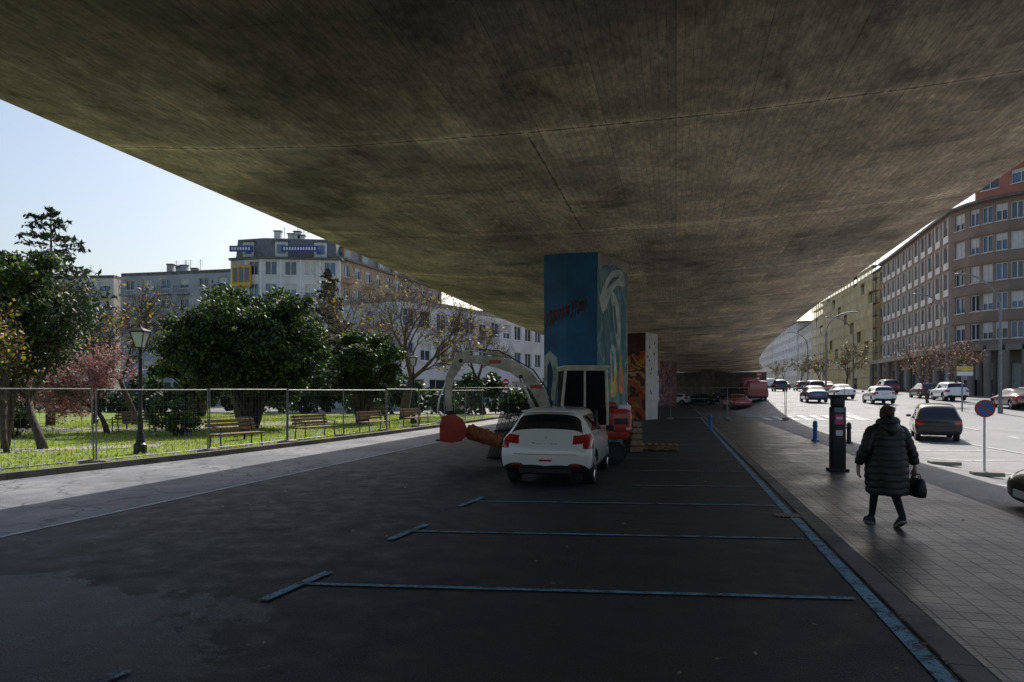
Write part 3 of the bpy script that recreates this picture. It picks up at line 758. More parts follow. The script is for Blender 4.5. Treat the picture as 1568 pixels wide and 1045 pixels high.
# ------------------------------------------------------------------ lamps
def lantern(x,y,H=3.5):
    e=empty('street_lamp',(x,y,.05)); a=Acc()
    pr=[(0,.17),(.25,.17),(.3,.12),(.55,.10),(.6,.075),(.95,.07),(1.0,.085),(1.05,.055),(2.6,.046),(2.65,.065),(2.7,.046),(H-.62,.042),(H-.58,.07)]
    rings=[[(r*math.cos(2*math.pi*k/14),r*math.sin(2*math.pi*k/14),z) for k in range(14)] for z,r in pr]
    a.loft(rings,0); a.build('post',[m_iron],e,smooth='auto')
    a=Acc(); zb=H-.55; zt=H-.12
    for k in range(4):
        t=math.pi/4+k*math.pi/2; c,s_=math.cos(t),math.sin(t)
        a.tube([(.13*c,.13*s_,zb),(.27*c,.27*s_,zt)],.014,6,0)
    for r,z in ((.13,zb),(.27,zt)):
        for k in range(4):
            t=math.pi/4+k*math.pi/2; t2=t+math.pi/2; a.tube([(r*math.cos(t),r*math.sin(t),z),(r*math.cos(t2),r*math.sin(t2),z)],.016,6,0)
    rg=[[(r*math.cos(math.pi/4+k*math.pi/2),r*math.sin(math.pi/4+k*math.pi/2),z) for k in range(4)] for r,z in ((.29,zt),(.30,zt+.03),(.14,zt+.10),(.05,zt+.13),(.02,zt+.2))]
    a.loft(rg,0); a.build('lantern_frame',[m_iron],e)
    a=Acc(); rg=[[(r*math.cos(math.pi/4+k*math.pi/2),r*math.sin(math.pi/4+k*math.pi/2),z) for k in range(4)] for r,z in ((.12,zb+.01),(.255,zt-.01))]
    a.loft(rg,0); a.build('lantern_glass',[m_lamp],e)
lantern(-10.35,19.0,3.5); lantern(-5.2,36,3.6); lantern(-22,36,3.5)
def mast(x,y,H,armx,army=-1.0,name='street_light'):
    z=gzw(x,y); e=empty(name,(x,y,z)); a=Acc()
    P=[(0,0,0),(0,0,H*.75)]; 
    for k in range(1,9):
        t=k/8*math.pi/2; P.append((armx*(1-math.cos(t)),army*(1-math.cos(t)),H*.75+H*.25*math.sin(t)))
    a.tube(P,[.12,.09]+[.06]*8,10,0); a.tube([(0,0,0),(0,0,.5)],.16,10,0)
    a.build('mast',[m_steel],e,smooth='auto')
    a=Acc(); a.bbox((armx*1.12,army*1.12,H-.02),(.75,.3,.12),.05,0,rz=math.atan2(army,armx)); a.build('luminaire',[m_steel],e)
mast(32.2,45,9.0,-3.0); mast(39.5,62,9.5,-3.0); mast(46,92,10,-3.5); mast(52,120,10,-3.5); mast(36.8,80,9.5,2.5); mast(45,52,10,-3.2)

# ------------------------------------------------------------------ parking meter, bollards, signs
e=empty('parking_meter',(7.25,15.2,.014),-ANG+.1)
a=Acc(); a.bbox((0,0,.72),(.30,.24,1.42),.03,0,seg=3); a.bbox((0,0,.03),(.4,.34,.06),.01,0)
a.bbox((0,0,1.54),(.26,.22,.22),.03,0,seg=3); a.bbox((0,0,1.67),(.36,.3,.05),.015,1); a.build('housing',[m_black,m_iron],e,smooth='auto')
mk=M('pink_sticker',(.5,.06,.18),.4,var=.15)
a=Acc(); a.box((0,-.122,1.15),(.18,.006,.22),0); a.box((0,-.126,1.18),(.13,.005,.05),1); a.box((.152,0,1.1),(.006,.16,.3),0); a.box((0,-.122,1.36),(.2,.006,.1),2)
a.box((0,-.122,.85),(.14,.006,.12),1)
a.build('stickers',[mk,m_frame,m_glassB],e)
def bollard(x,y,mat):
    a=Acc(); pr=[(0,.13),(.05,.13),(.07,.075),(.5,.07),(.52,.09),(.56,.09),(.58,.07),(.64,.085),(.7,.06),(.73,.02)]
    a.loft([[(r*math.cos(2*math.pi*k/16),r*math.sin(2*math.pi*k/16),z) for k in range(16)] for z,r in pr],0); a.build('bollard',[mat],loc=(x,y,gzw(x,y)+.012),smooth='auto')
mb=M('blue_bollard_paint',(.02,.12,.35),.45)
bollard(10.75,24.2,mb); bollard(11.7,23.7,m_iron); bollard(9.0,31,mb)
def disc(a,c,r0,r1,y,m,n=32):
    vs=[]; fs=[]
    for k in range(n):
        t=2*math.pi*k/n; vs+= [(c[0]+r0*math.cos(t),y,c[1]+r0*math.sin(t)),(c[0]+r1*math.cos(t),y,c[1]+r1*math.sin(t))]
    for k in range(n): q=(k+1)%n; fs.append((2*k,2*k+1,2*q+1,2*q))
    if r0<1e-4: fs=[tuple(2*k+1 for k in range(n))]
    a.add(vs,fs,m)
def roundsign(x,y,z,r,base=True,rz=0,bar='noparking'):
    gzv=gzw(x,y); e=empty('traffic_sign',(x,y,gzv+.01),rz); a=Acc()
    a.tube([(0,0,0),(0,0,z+r-gzv)],.025,10,0)
    if base: a.bbox((.05,0,.05),(.62,.36,.1),.02,1)
    a.build('post',[m_frame,m_conc],e); zc_=z-gzv
    a=Acc(); a.tube([(0,-.03,zc_),(0,-.045,zc_)],r,32,0); a.build('back_plate',[m_steel],e)
    a=Acc(); disc(a,(0,zc_),0,r,-.047,1 if bar=='noparking' else 0); disc(a,(0,zc_),r*.78,r,-.050,0)
    if bar=='noparking':
        M2=Matrix.Translation((0,-.051,zc_))@Matrix.Rotation(math.pi/4,4,'Y'); a.box((0,0,0),(r*1.6,.003,r*.2),0,M2)
    else: a.box((0,-.051,zc_),(r*1.4,.003,r*.34),2)
    a.build('face',[m_red,mb,m_frame],e)
roundsign(10.87,15.7,1.38,.205,rz=-.35)
roundsign(27.5,76,3.6,.3,False,-.2,'noentry'); roundsign(-.6,66,2.6,.32,False,0,'noentry')
a=Acc(); a.bbox((0,0,.05),(.7,.42,.1),.02,0); a.build('concrete_footing',[m_conc],loc=(11.4,18.0,gzw(11.4,18)+.01),rz=-.3)
e=empty('direction_sign',(31,47,gzw(31,47))); a=Acc(); a.tube([(0,0,0),(0,0,3.3)],.05,8,0); a.build('post',[m_steel],e)
a=Acc(); a.bbox((.15,-.07,2.95),(1.1,.04,.28),.01,0); a.bbox((.15,-.07,2.6),(1.1,.04,.28),.01,1); a.build('boards',[c_yel,m_frame],e)

# ------------------------------------------------------------------ trees
def leaves(name,C,size,mats,wts,parent,elong=1.9,seed=0,flat=.5):
    rg=np.random.default_rng(seed); C=np.asarray(C); n=len(C)
    u=rg.normal(size=(n,3)); u/=np.linalg.norm(u,axis=1)[:,None]
    w=rg.normal(size=(n,3)); w[:,2]+=flat*2; v=np.cross(u,w); v/=np.linalg.norm(v,axis=1)[:,None]+1e-9
    sz=size*rg.uniform(.6,1.35,n)[:,None]
    A=C-u*sz*elong/2; B=C+v*sz*.5; D=C-v*sz*.5; E=C+u*sz*elong/2
    V=np.stack([A,B,E,D],1).reshape(-1,3)
    me=bpy.data.meshes.new(name); me.from_pydata(V.tolist(),[],np.arange(4*n).reshape(n,4).tolist())
    for m_ in mats: me.materials.append(m_)
    me.polygons.foreach_set('material_index',rg.choice(len(mats),n,p=np.array(wts)/sum(wts)).astype(np.int32))
    return link(bpy.data.objects.new(name,me),parent)
def grow(a,rn,p,d,L,r,lev,maxlev,tips,up=.15,spread=.6,nseg=3,fork=(2,3)):
    pts=[p]; rs=[max(r,.010)]; q=p
    for i in range(nseg):
        d=(d+Vector((rn.gauss(0,.13),rn.gauss(0,.13),rn.gauss(0,.08)+up*.25))).normalized()
        q=q+d*L/nseg; pts.append(q); rs.append(max(.007,r*(1-.42*(i+1)/nseg)))
        if lev>=maxlev-1: tips.append(q)
        if lev>0 and lev<maxlev and i<nseg-1 and rn.random()<.7:
            dd=(d+Vector((rn.gauss(0,1),rn.gauss(0,1),rn.gauss(0,.6))).normalized()*spread*1.25).normalized()
            grow(a,rn,q,dd,L*.6,r*.42,lev+1,maxlev,tips,up,spread,nseg,fork)
    a.tube(pts,rs,8 if lev==0 else (5 if lev<3 else 3),0,caps=lev==0)
    if lev<maxlev:
        k=rn.randint(*fork)
        off=rn.uniform(0,6.28)
        ax=d.orthogonal().normalized(); bx=d.cross(ax)
        for i in range(k):
            t=off+2*math.pi*i/k+rn.gauss(0,.3); dd=(d+(ax*math.cos(t)+bx*math.sin(t))*spread*rn.uniform(.7,1.2)).normalized()
            grow(a,rn,q,dd,L*rn.uniform(.66,.86),rs[-1]*.78,lev+1,maxlev,tips,up,spread,nseg,fork)
def decid(name,x,y,H,seed,lev=5,r=.2,spread=.6,bark=m_bark,lf=(),per=1.0,size=.09,jit=.15,fork=(2,3),up=.15,lean=(0,0),z=None,first=.24):
    z=gzw(x,y) if z is None else z
    e=empty(name,(x,y,z)); a=Acc(); rn=random.Random(seed); tips=[]
    grow(a,rn,Vector((0,0,0)),Vector((lean[0],lean[1],1)).normalized(),H*first,r,0,lev,tips,up,spread,3,fork)
    zz=max(t.z for t in tips); k=H/zz
    a.v=[(v[0]*k,v[1]*k,v[2]*k) for v in a.v]
    a.build('trunk_and_limbs',[bark],e,smooth=True)
    if lf:
        T=np.array([t[:] for t in tips])*k; rg=np.random.default_rng(seed)
        n=int(len(T)*per); C=T[rg.integers(0,len(T),n)]+rg.normal(0,jit,(n,3))
        leaves('foliage',C,size,[m_ for m_,w in lf],[w for m_,w in lf],e,seed=seed)
    return e
def dense(name,x,y,H,rx,z0,seed,nl=26000,size=.12,lumps=70,mats=((l_dk,.5),(l_md,.36),(l_lt,.14)),trunks=4,ry=None,tr=.13,bark=m_bark,lean=(0,0),lr=(.13,.26)):
    z=gzw(x,y); e=empty(name,(x,y,z)); rn=random.Random(seed); rg=np.random.default_rng(seed)
    ry=ry or rx; cz=(H+z0)/2; hz=(H-z0)/2
    L=[]
    for i in range(lumps):
        v=rg.normal(size=3); v/=np.linalg.norm(v); v*=rg.uniform(.25,1)**.45*rg.uniform(.82,1.16)
        if v[2]<-.2: v[:2]*=.9
        L.append((v[0]*rx*.82+lean[0]*H*.7,v[1]*ry*.82+lean[1]*H*.7,cz+v[2]*hz*.84,rg.uniform(*lr)*min(rx,hz*1.3)))
    a=Acc()
    for t in range(trunks):
        for li in rg.choice(lumps,5,replace=False):
            l=L[li]; th=2*math.pi*t/max(1,trunks); b0=Vector((.18*math.cos(th)*(trunks>1),.18*math.sin(th)*(trunks>1),-.03))
            m1=Vector((l[0]*.25+b0.x+lean[0]*z0*.6,l[1]*.25+b0.y,z0+.5)); m2=Vector((l[0]*.6,l[1]*.6,(z0+l[2])/2+.3))
            a.tube([b0,b0.lerp(m1,.5)+Vector((rn.gauss(0,.05),rn.gauss(0,.05),0)),m1,m2,Vector(l[:3])],[tr,tr*.8,tr*.6,tr*.35,.02],6,0)
    a.build('trunk_and_limbs',[bark],e,smooth=True)
    per=np.array([l[3]**2 for l in L]); per=per/per.sum(); idx=rg.choice(lumps,nl,p=per)
    v=rg.normal(size=(nl,3)); v/=np.linalg.norm(v,axis=1)[:,None]; v*=(rg.uniform(.3,1.0,nl)**.5*(1+rg.normal(0,.28,nl)))[:,None]
    LA=np.array(L); C=LA[idx,:3]+v*LA[idx,3:4]*np.array([1.15,1.15,.85])
    leaves('foliage',C,size,[m_ for m_,w in mats],[w for m_,w in mats],e,seed=seed)
    return e
def conifer(name,x,y,H,R,seed,z0=1.0,whorls=34,col=l_con,per=70,size=.10,droop=.15):
    z=gzw(x,y); e=empty(name,(x,y,z)); a=Acc(); rn=random.Random(seed); rg=np.random.default_rng(seed)
    a.tube([(0,0,-.03),(.05,0,H*.5),(0,.05,H)],[.22,.13,.015],8); C=[]
    for i in range(whorls):
        t=i/(whorls-1); zz=z0+(H-z0)*t**.9; rr_=R*(1-t)**.6*rn.uniform(.5,1.2)+.15
        for k in range(rn.randint(2,4)):
            th=rn.uniform(0,6.28); tip=Vector((rr_*math.cos(th),rr_*math.sin(th),zz+rr_*(.25-droop))); b0=Vector((0,0,zz))
            mid=b0.lerp(tip,.55)+Vector((0,0,.12*rr_)); a.tube([b0,mid,tip],[.035*(1-t)+.012,.02,.006],4,0,caps=False)
            m_=int(per*(.3+rr_/R)); u=rg.uniform(.15,1.03,m_); 
            P=np.array([(b0*(1-w)**2+mid*2*w*(1-w)+tip*w*w)[:] for w in u]); sp=.05+.14*rr_*np.minimum(u,1.15-u)
            P+=rg.normal(size=(m_,3))*np.c_[sp,sp,sp*.45]; C.append(P)
    a.build('trunk_and_limbs',[m_bark],e,smooth=True)
    leaves('foliage',np.concatenate(C),size,[col,l_dk],[.7,.3],e,elong=2.6,seed=seed); return e
dense('evergreen_oak_tree',-12.2,32,6.9,4.5,1.0,21,nl=74000,size=.105,lumps=130,ry=3.8,lr=(.08,.21))
dense('evergreen_shrub_tree',-8.1,37,5.2,2.3,.8,22,nl=16000,size=.11,lumps=50,lr=(.10,.24))
dense('evergreen_tree',-15.3,20.6,6.5,1.6,2.7,23,nl=19000,size=.075,lumps=60,trunks=1,tr=.11,lean=(.02,0),lr=(.10,.24),mats=((l_dk,.4),(l_md,.4),(l_lt,.2)))
decid('yellow_leaf_tree',-14.2,19.2,4.9,31,5,.07,.65,lf=((l_yel,.4),(l_md,.3),(l_brn,.3)),per=.7,size=.07,lean=(-.25,.0))
decid('leaning_tree',-14.0,20.4,5.2,36,4,.10,.5,lf=((l_dk,.8),(l_md,.2)),per=12,size=.075,jit=.28,lean=(-.45,0))
conifer('cedar_tree',-23.0,34,10.8,3.8,41,z0=2.5,per=42,size=.13,whorls=30)
conifer('cedar_tree',-27.5,36,9.3,3.4,42,z0=2,per=50,size=.14)
decid('yellow_leaf_tree',-19.3,35,7.6,33,6,.14,.6,bark=m_bark,lf=((l_yel,.8),(l_brn,.2)),per=.06,size=.11)
decid('yellow_leaf_tree',-16.4,41,7.6,34,6,.14,.6,bark=m_bark,lf=((l_yel,.7),(l_brn,.3)),per=.05,size=.11)
decid('pink_blossom_tree',-16.6,28,3.7,35,5,.10,.65,lf=((l_pink,.85),(l_brn,.15)),per=5.0,size=.055,jit=.16)
decid('bare_plane_tree',-6.6,42,10.4,51,6,.34,.62,bark=m_bark2,lf=((l_yel,.4),(l_brn,.6)),per=.045,size=.13,fork=(2,3))
decid('bare_plane_tree',-10.5,50,11.0,52,6,.30,.62,bark=m_bark2,lf=((l_brn,.8),(l_yel,.2)),per=.06,size=.13)
decid('bare_plane_tree',-2.2,52,8.6,53,6,.24,.62,bark=m_bark2,lf=((l_yel,.3),(l_brn,.7)),per=.05,size=.13)
conifer('spruce_tree',-15.6,58,12.0,2.6,43,z0=2,per=50,size=.18)
dense('evergreen_tree',-33,44,9,4.5,2,24,nl=12000,size=.22,lumps=60)
dense('evergreen_tree',-21.0,46,5.0,3.0,1.2,25,nl=7000,size=.22,lumps=40)
dense('round_shrub',-13.0,26.5,1.6,1.3,.1,26,nl=4500,size=.06,lumps=24,trunks=3,tr=.03)
dense('round_shrub',-18.5,25,1.5,1.1,.1,27,nl=3500,size=.06,lumps=20,trunks=3,tr=.03)
rg=np.random.default_rng(77); C=[]
for i in range(150):
    t=i/150; cx=-46+50*t+rg.normal(0,.4); cy=58-6*t+rg.normal(0,1.0); cz=rg.uniform(.5,2.3+1.0*math.sin(i*.35)); r_=rg.uniform(.6,1.1)
    v=rg.normal(size=(130,3)); v/=np.linalg.norm(v,axis=1)[:,None]; v*=rg.uniform(.3,1.05,130)[:,None]**.5; C.append(np.array([cx,cy,max(cz,.6)])+v*r_)
leaves('hedge',np.concatenate(C),.25,[l_dk,l_md],[.75,.25],None,seed=5)
decid('small_street_tree',33.5,55,5.2,61,5,.10,.6,lf=((l_pink,.3),(l_brn,.7)),per=.25,size=.09)
decid('small_street_tree',38.8,60,5.6,62,5,.10,.6,lf=((l_pink,.3),(l_brn,.7)),per=.25,size=.09)
decid('small_street_tree',44,68,6,63,5,.10,.6,lf=((l_brn,1),),per=.3,size=.1)
for i,(x,y) in enumerate(((44,90),(49,108),(54,128),(60,150),(66,172))):
    decid('small_street_tree',x,y,6.5,70+i,4,.12,.6,lf=((l_brn,.5),(l_md,.5)),per=1.0,size=.16)

# ------------------------------------------------------------------ buildings
def facade(A,p0,p1,z0,floors,fh,bays,ww,wh,sill,inset=.22,seed=0,balc=False,band=False,spand=False):
    """A dict of Acc: walls,windows,frames. p0->p1 seen left to right from outside"""
    rn=random.Random(seed); W,G,F=A['walls'],A['windows'],A['frames']
    L=math.hypot(p1[0]-p0[0],p1[1]-p0[1]); ux,uy=(p1[0]-p0[0])/L,(p1[1]-p0[1])/L; nx,ny=uy,-ux
    def P(u,z,o=0): return (p0[0]+ux*u+nx*o,p0[1]+uy*u+ny*o,z)
    def Q(acc,u0,u1,za,zb,o=0,m=0): acc.quad(P(u0,za,o),P(u1,za,o),P(u1,zb,o),P(u0,zb,o),m)
    def B(acc,u0,u1,za,zb,o0,o1,m=0):
        v=[P(u0,za,o0),P(u1,za,o0),P(u1,za,o1),P(u0,za,o1),P(u0,zb,o0),P(u1,zb,o0),P(u1,zb,o1),P(u0,zb,o1)]
        acc.add(v,[(0,1,2,3),(4,5,6,7),(0,1,5,4),(1,2,6,5),(2,3,7,6),(3,0,4,7)],m)
    bw=L/bays
    for f in range(floors):
        zb=z0+f*fh; zs=zb+sill; zh=zs+wh
        Q(W,0,L,zb,zs); Q(W,0,L,zh,zb+fh)
        if band: B(W,.0,L,zh+.14,zh+.26,.004,.12)
        for b in range(bays):
            c=(b+.5)*bw; a0,a1=c-ww/2,c+ww/2
            Q(W,b*bw,a0,zs,zh); Q(W,a1,(b+1)*bw,zs,zh)
            W.quad(P(a0,zs),P(a0,zs,-inset),P(a0,zh,-inset),P(a0,zh)); W.quad(P(a1,zs),P(a1,zs,-inset),P(a1,zh,-inset),P(a1,zh))
            W.quad(P(a0,zs),P(a1,zs),P(a1,zs,-inset),P(a0,zs,-inset)); W.quad(P(a0,zh),P(a1,zh),P(a1,zh,-inset),P(a0,zh,-inset))
            g=rn.choice([0,0,1,1]); Q(G,a0,a1,zs,zh,-inset,g)
            if rn.random()<.45: hb=wh*rn.choice([.25,.4,.6,1.0]); Q(G,a0,a1,zh-hb,zh,-inset+.03,2)
            t=.09 if band else .07
            B(F,a0,a0+t,zs,zh,-inset+.035,-inset+.09); B(F,a1-t,a1,zs,zh,-inset+.035,-inset+.09); B(F,a0+t,a1-t,zh-t,zh,-inset+.035,-inset+.09); B(F,a0+t,a1-t,zs,zs+t,-inset+.035,-inset+.09)
            if ww>1: B(F,c-t/2,c+t/2,zs+t,zh-t,-inset+.035,-inset+.09)
            B(F,a0-.08,a1+.08,zs-.09,zs-.003,-.01,.09)
            if spand:
                B(F,a0-.12,a1+.12,zb+.02,zs-.095,.003,.10)
                B(F,a0-.14,a0-.003,zs,zh+.12,.003,.16); B(F,a1+.003,a1+.14,zs,zh+.12,.003,.16)
            if balc and b%2==0:
                B(W,a0-.4,a1+.4,zb+.0,zb+.14,.003,.95)
                for k in range(9): u=a0-.38+(ww+.76)*k/8; B(A['rail'],u-.012,u+.012,zb+.14,zb+1.1,.9,.93)
                B(A['rail'],a0-.4,a1+.4,zb+1.1,zb+1.15,.89,.94)
m_attic=M('attic_cladding',(.14,.15,.17),.6)
def block(name,pts,z0,floors,fh,wall,bay=3.2,ww=1.4,wh=1.5,sill=.95,ground=3.6,depth=14,seed=0,balc=False,roofc=m_concD,frame=m_frame,glass=m_glassB,cornice=True,attic=None,gmat=None,chim=0,band=False,accent=None,spand=False):
    e=empty(name); A={k:Acc() for k in ('walls','windows','frames','rail','roof','ground_floor')}
    H=z0+ground+floors*fh
    n=len(pts)
    nx=ny=0
    for p,q in zip(pts,pts[1:]):
        L=math.hypot(q[0]-p[0],q[1]-p[1]); nx+=(q[1]-p[1])/L; ny+=-(q[0]-p[0])/L
    l=math.hypot(nx,ny); nx/=l; ny/=l
    back=[(pts[-1][0]-nx*depth,pts[-1][1]-ny*depth),(pts[0][0]-nx*depth,pts[0][1]-ny*depth)]
    for i,(p,q) in enumerate(zip(pts,pts[1:])):
        L=math.hypot(q[0]-p[0],q[1]-p[1]); sp_=spand and L>4; nb=max(1,round(L/(bay*1.45 if sp_ else bay)))
        facade(A,p,q,z0+ground,floors,fh,nb,min(ww,L/nb*.8),wh,sill,seed=seed+i,balc=balc,band=band and not sp_,spand=sp_)
        facade({'walls':A['ground_floor'],'windows':A['windows'],'frames':A['frames'],'rail':A['rail']},p,q,z0,1,ground,max(1,round(L/4.2)),min(3.2,L*.8),ground*.68,.35,inset=.5,seed=seed+50+i)
        if accent:
            ux,uy=(q[0]-p[0])/L,(q[1]-p[1])/L; ang=math.atan2(uy,ux)
            for b in range(nb+1):
                u=b*L/nb; A['frames'].box((p[0]+ux*u+uy*.05,p[1]+uy*u-ux*.05,z0+ground+floors*fh/2),(.22,.16,floors*fh-.02),0,rz=ang)
    for p,q in ((pts[-1],back[0]),(back[0],back[1]),(back[1],pts[0])):
        L=math.hypot(q[0]-p[0],q[1]-p[1]); facade(A,p,q,z0+ground,floors,fh,max(1,round(L/4.5)),1.2,1.4,.95,seed=seed+9)
        A['ground_floor'].quad((p[0],p[1],z0),(q[0],q[1],z0),(q[0],q[1],z0+ground),(p[0],p[1],z0+ground))
    poly=list(pts)+back
    def ring(off,z):
        cx=sum(p[0] for p in poly)/len(poly); cy=sum(p[1] for p in poly)/len(poly)
        return [(cx+(p[0]-cx)*(1+off),cy+(p[1]-cy)*(1+off),z) for p in poly]
    if cornice:
        A['roof'].loft([ring(.0,H),ring(.05,H+.02),ring(.05,H+.3),ring(.03,H+.35)],0,True)
        A['roof'].loft([ring(.0,z0+ground-.25),ring(.02,z0+ground-.22),ring(.02,z0+ground-.02),ring(.0,z0+ground)],0,False)
    else: A['roof'].loft([ring(0,H),ring(.0,H+.5),ring(-.03,H+.5),ring(-.03,H+.2)],0,True)
    if attic:
        ah,sb,slope=attic
        A['roof'].loft([ring(-sb,H+.36),ring(-sb-slope,H+ah),ring(-sb-slope-.02,H+ah+.05)],1,True)
        for (p,q) in zip(pts,pts[1:]):
            L=math.hypot(q[0]-p[0],q[1]-p[1]); k=int(L/4.5); ux,uy=(q[0]-p[0])/L,(q[1]-p[1])/L; ox,oy=uy,-ux
            ang=math.atan2(uy,ux)
            for j in range(k):
                u=(j+.5)*L/k; cx=p[0]+ux*u-ox*1.3; cy=p[1]+uy*u-oy*1.3
                A['walls'].box((cx,cy,H+.36+ah*.36),(1.7,1.9,ah*.72),0,rz=ang); A['windows'].box((cx+ox*.96,cy+oy*.96,H+.36+ah*.38),(1.15,.03,ah*.42),0,rz=ang)
                A['roof'].box((cx,cy,H+.36+ah*.75),(2.0,2.2,.12),0,rz=ang)
    rn=random.Random(seed)
    cx=sum(p[0] for p in poly)/len(poly); cy=sum(p[1] for p in poly)/len(poly)
    hh=H+(attic[0] if attic else .4)
    for k in range(chim):
        t=rn.uniform(.1,.9); p=poly[0]; q=poly[n-1]; bx=p[0]+(q[0]-p[0])*t; by=p[1]+(q[1]-p[1])*t; bx+=(cx-bx)*.55; by+=(cy-by)*.55
        h_=rn.uniform(1,2.0); A['roof'].box((bx,by,hh+h_/2-.2),(.9,.7,h_),2); A['roof'].box((bx,by,hh+h_-.1),(1.1,.9,.15),0)
        A['roof'].tube([(bx+.9,by,hh-.1),(bx+.9,by,hh+2.4)],.03,5,0); 
        for j in range(4): A['roof'].tube([(bx+.5,by,hh+1.6+.22*j),(bx+1.3,by,hh+1.6+.22*j)],.015,4,0)
    for k in A:
        if not A[k].v: continue
        mt={'walls':[wall],'windows':[glass,m_glass,m_blind],'frames':[frame],'rail':[m_iron],'roof':[roofc,m_attic,wall],'ground_floor':[gmat or wall]}[k]
        A[k].build(k,mt,e)
    return e
def wallm(name,c): return M(name,c,.85,var=.16,scale=.5,bmp=.1)
w_wht=wallm('pale_render',(.60,.59,.57)); w_grey=wallm('grey_render',(.36,.37,.39)); w_tan=wallm('tan_render',(.36,.28,.20)); w_taupe=wallm('brown_brick',(.235,.175,.14))
w_red=wallm('terracotta_brick',(.38,.15,.10)); w_pink=wallm('pinkish_render',(.45,.32,.27)); w_cream=wallm('cream_render',(.55,.52,.47)); w_stone=wallm('stone_cladding',(.20,.17,.14)); w_yel=wallm('yellow_render',(.58,.47,.24))
m_dimf=M('off_white_frame',(.56,.54,.51),.6,var=.12,scale=.7)
block('apartment_building',[(-39,95),(-34.5,93.8),(-24,95)],0,5,3.1,w_wht,bay=2.6,ww=1.6,wh=1.9,ground=4.4,seed=1,attic=(3.0,.06,.03),roofc=m_concD,chim=4,accent=True)
block('tan_apartment_building',[(-24,95.4),(-13,126)],0,5,3.2,w_tan,bay=3.0,ww=1.5,wh=1.7,ground=4.2,seed=2,balc=True,attic=(2.2,.08,.02),chim=4)
block('grey_apartment_building',[(-59,103),(-50,101.2),(-40.5,99)],0,5,3.0,w_grey,bay=3.6,ww=1.5,wh=1.4,ground=4.0,seed=3,chim=5,balc=True,cornice=False)
block('apartment_building',[(-82,106),(-61,104.5)],0,5,3.0,w_cream,bay=3.2,ww=1.7,wh=1.5,ground=4.0,seed=4,chim=4,balc=True,cornice=False)
block('pink_apartment_building',[(-110,104),(-84,106)],0,5,3.1,w_pink,seed=5,ground=4,chim=2)
block('office_building',[(-10.5,64),(8,96)],0,2,3.2,w_wht,bay=2.6,ww=1.7,wh=1.7,ground=3.8,seed=6,depth=10,roofc=m_conc,cornice=False,chim=0)
block('apartment_building',[(-8,128),(14,122)],0,4,3.1,w_tan,seed=7,ground=4)
block('apartment_building',[(16,150),(40,150)],0,5,3.1,w_cream,seed=17,ground=4)
a=Acc()
blu=M('blue_signboard',(.03,.06,.25),.5); yp=M('yellow_cladding',(.6,.33,.04),.5)
for x0,x1,z in ((-38.6,-35.4,21.2),(-31.5,-26.5,21.2)):
    a.box(((x0+x1)/2,93.3,z),(x1-x0,.2,.8),0)
    k=x0+.4
    while k<x1-.4: a.box((k,93.18,z),(.22,.03,.4),2); k+=.38
a.build('rooftop_signboard',[blu,yp,m_frame])
a=Acc(); a.bbox((-37.2,93.9,17.6),(2.6,.5,3.0),.05,0); 
for k in (-.8,0,.8): a.box((-37.2+k,93.63,17.7),(.6,.04,2.0),1)
a.build('yellow_bay_window',[yp,m_glass])
# right side: big corner block with rounded corner
cr=[]
for k in range(9):
    t=k/8*math.radians(78); cr.append((57.2-8.0*math.cos(t),75-8.0*math.sin(t)))
pts=[(58.2,107),(57.0,102.5),(49.2,76.5)]+cr[1:]+[(66,66.3),(80,69)]
block('corner_apartment_building',pts,0,5,3.05,w_taupe,bay=2.0,ww=1.55,wh=1.75,sill=.8,ground=6.4,depth=18,seed=8,roofc=m_concD,gmat=w_stone,frame=m_dimf,glass=m_glassB,band=True,spand=True)
a=Acc()
for (p,q) in zip(pts,pts[1:]):
    L=math.hypot(q[0]-p[0],q[1]-p[1]); k=max(1,int(L/5)); ux,uy=(q[0]-p[0])/L,(q[1]-p[1])/L
    for j in range(k): u=j*L/k; a.tube([(p[0]+ux*u+uy*1.6,p[1]+uy*u-ux*1.6,0),(p[0]+ux*u+uy*1.6,p[1]+uy*u-ux*1.6,5.9)],.35,12,0)
    o=1.9; a.add([(p[0]+uy*.01,p[1]-ux*.01,5.9),(q[0]+uy*.01,q[1]-ux*.01,5.9),(q[0]+uy*o,q[1]-ux*o,5.9),(p[0]+uy*o,p[1]-ux*o,5.9),(p[0]+uy*.01,p[1]-ux*.01,6.5),(q[0]+uy*.01,q[1]-ux*.01,6.5),(q[0]+uy*o,q[1]-ux*o,6.5),(p[0]+uy*o,p[1]-ux*o,6.5)],[(0,1,2,3),(4,5,6,7),(3,2,6,7),(0,3,7,4),(1,2,6,5)])
a.build('arcade',[w_stone])
block('penthouse_building',[(57,84),(60,78),(70,74)],21.6,2,3.2,w_red,bay=3,ww=2.0,wh=1.6,ground=.4,seed=9,depth=9)
block('apartment_building',[(72,158),(66,130.5),(60.2,109)],0,6,3.0,w_yel,bay=3.0,ww=1.5,wh=1.6,ground=4.0,seed=10,depth=14)
sc=empty('scaffolding'); a=Acc(); b_=Acc()
p0=Vector((71.0,158.3,0)); p1_=Vector((59.2,109.2,0)); u=(p1_-p0); L=u.length; u.normalize(); o=Vector((u.y,-u.x,0))
if o.x>0: o=-o
for k in range(22):
    c=p0+u*L*k/21
    for oo in (.3,1.3): a.tube([c+o*oo,c+o*oo+Vector((0,0,23))],.05,4,0,caps=False)
for z in range(1,12):
    for oo in (.3,1.3): a.tube([p0+o*oo+Vector((0,0,2*z)),p1_+o*oo+Vector((0,0,2*z))],.04,4,0,caps=False)
    c=(p0+p1_)/2+o*.8; b_.box((c.x,c.y,2*z-.06),(L,.95,.05),0,rz=math.atan2(u.y,u.x))
a.build('tubes',[m_steel],sc); b_.build('planks',[m_wood],sc)
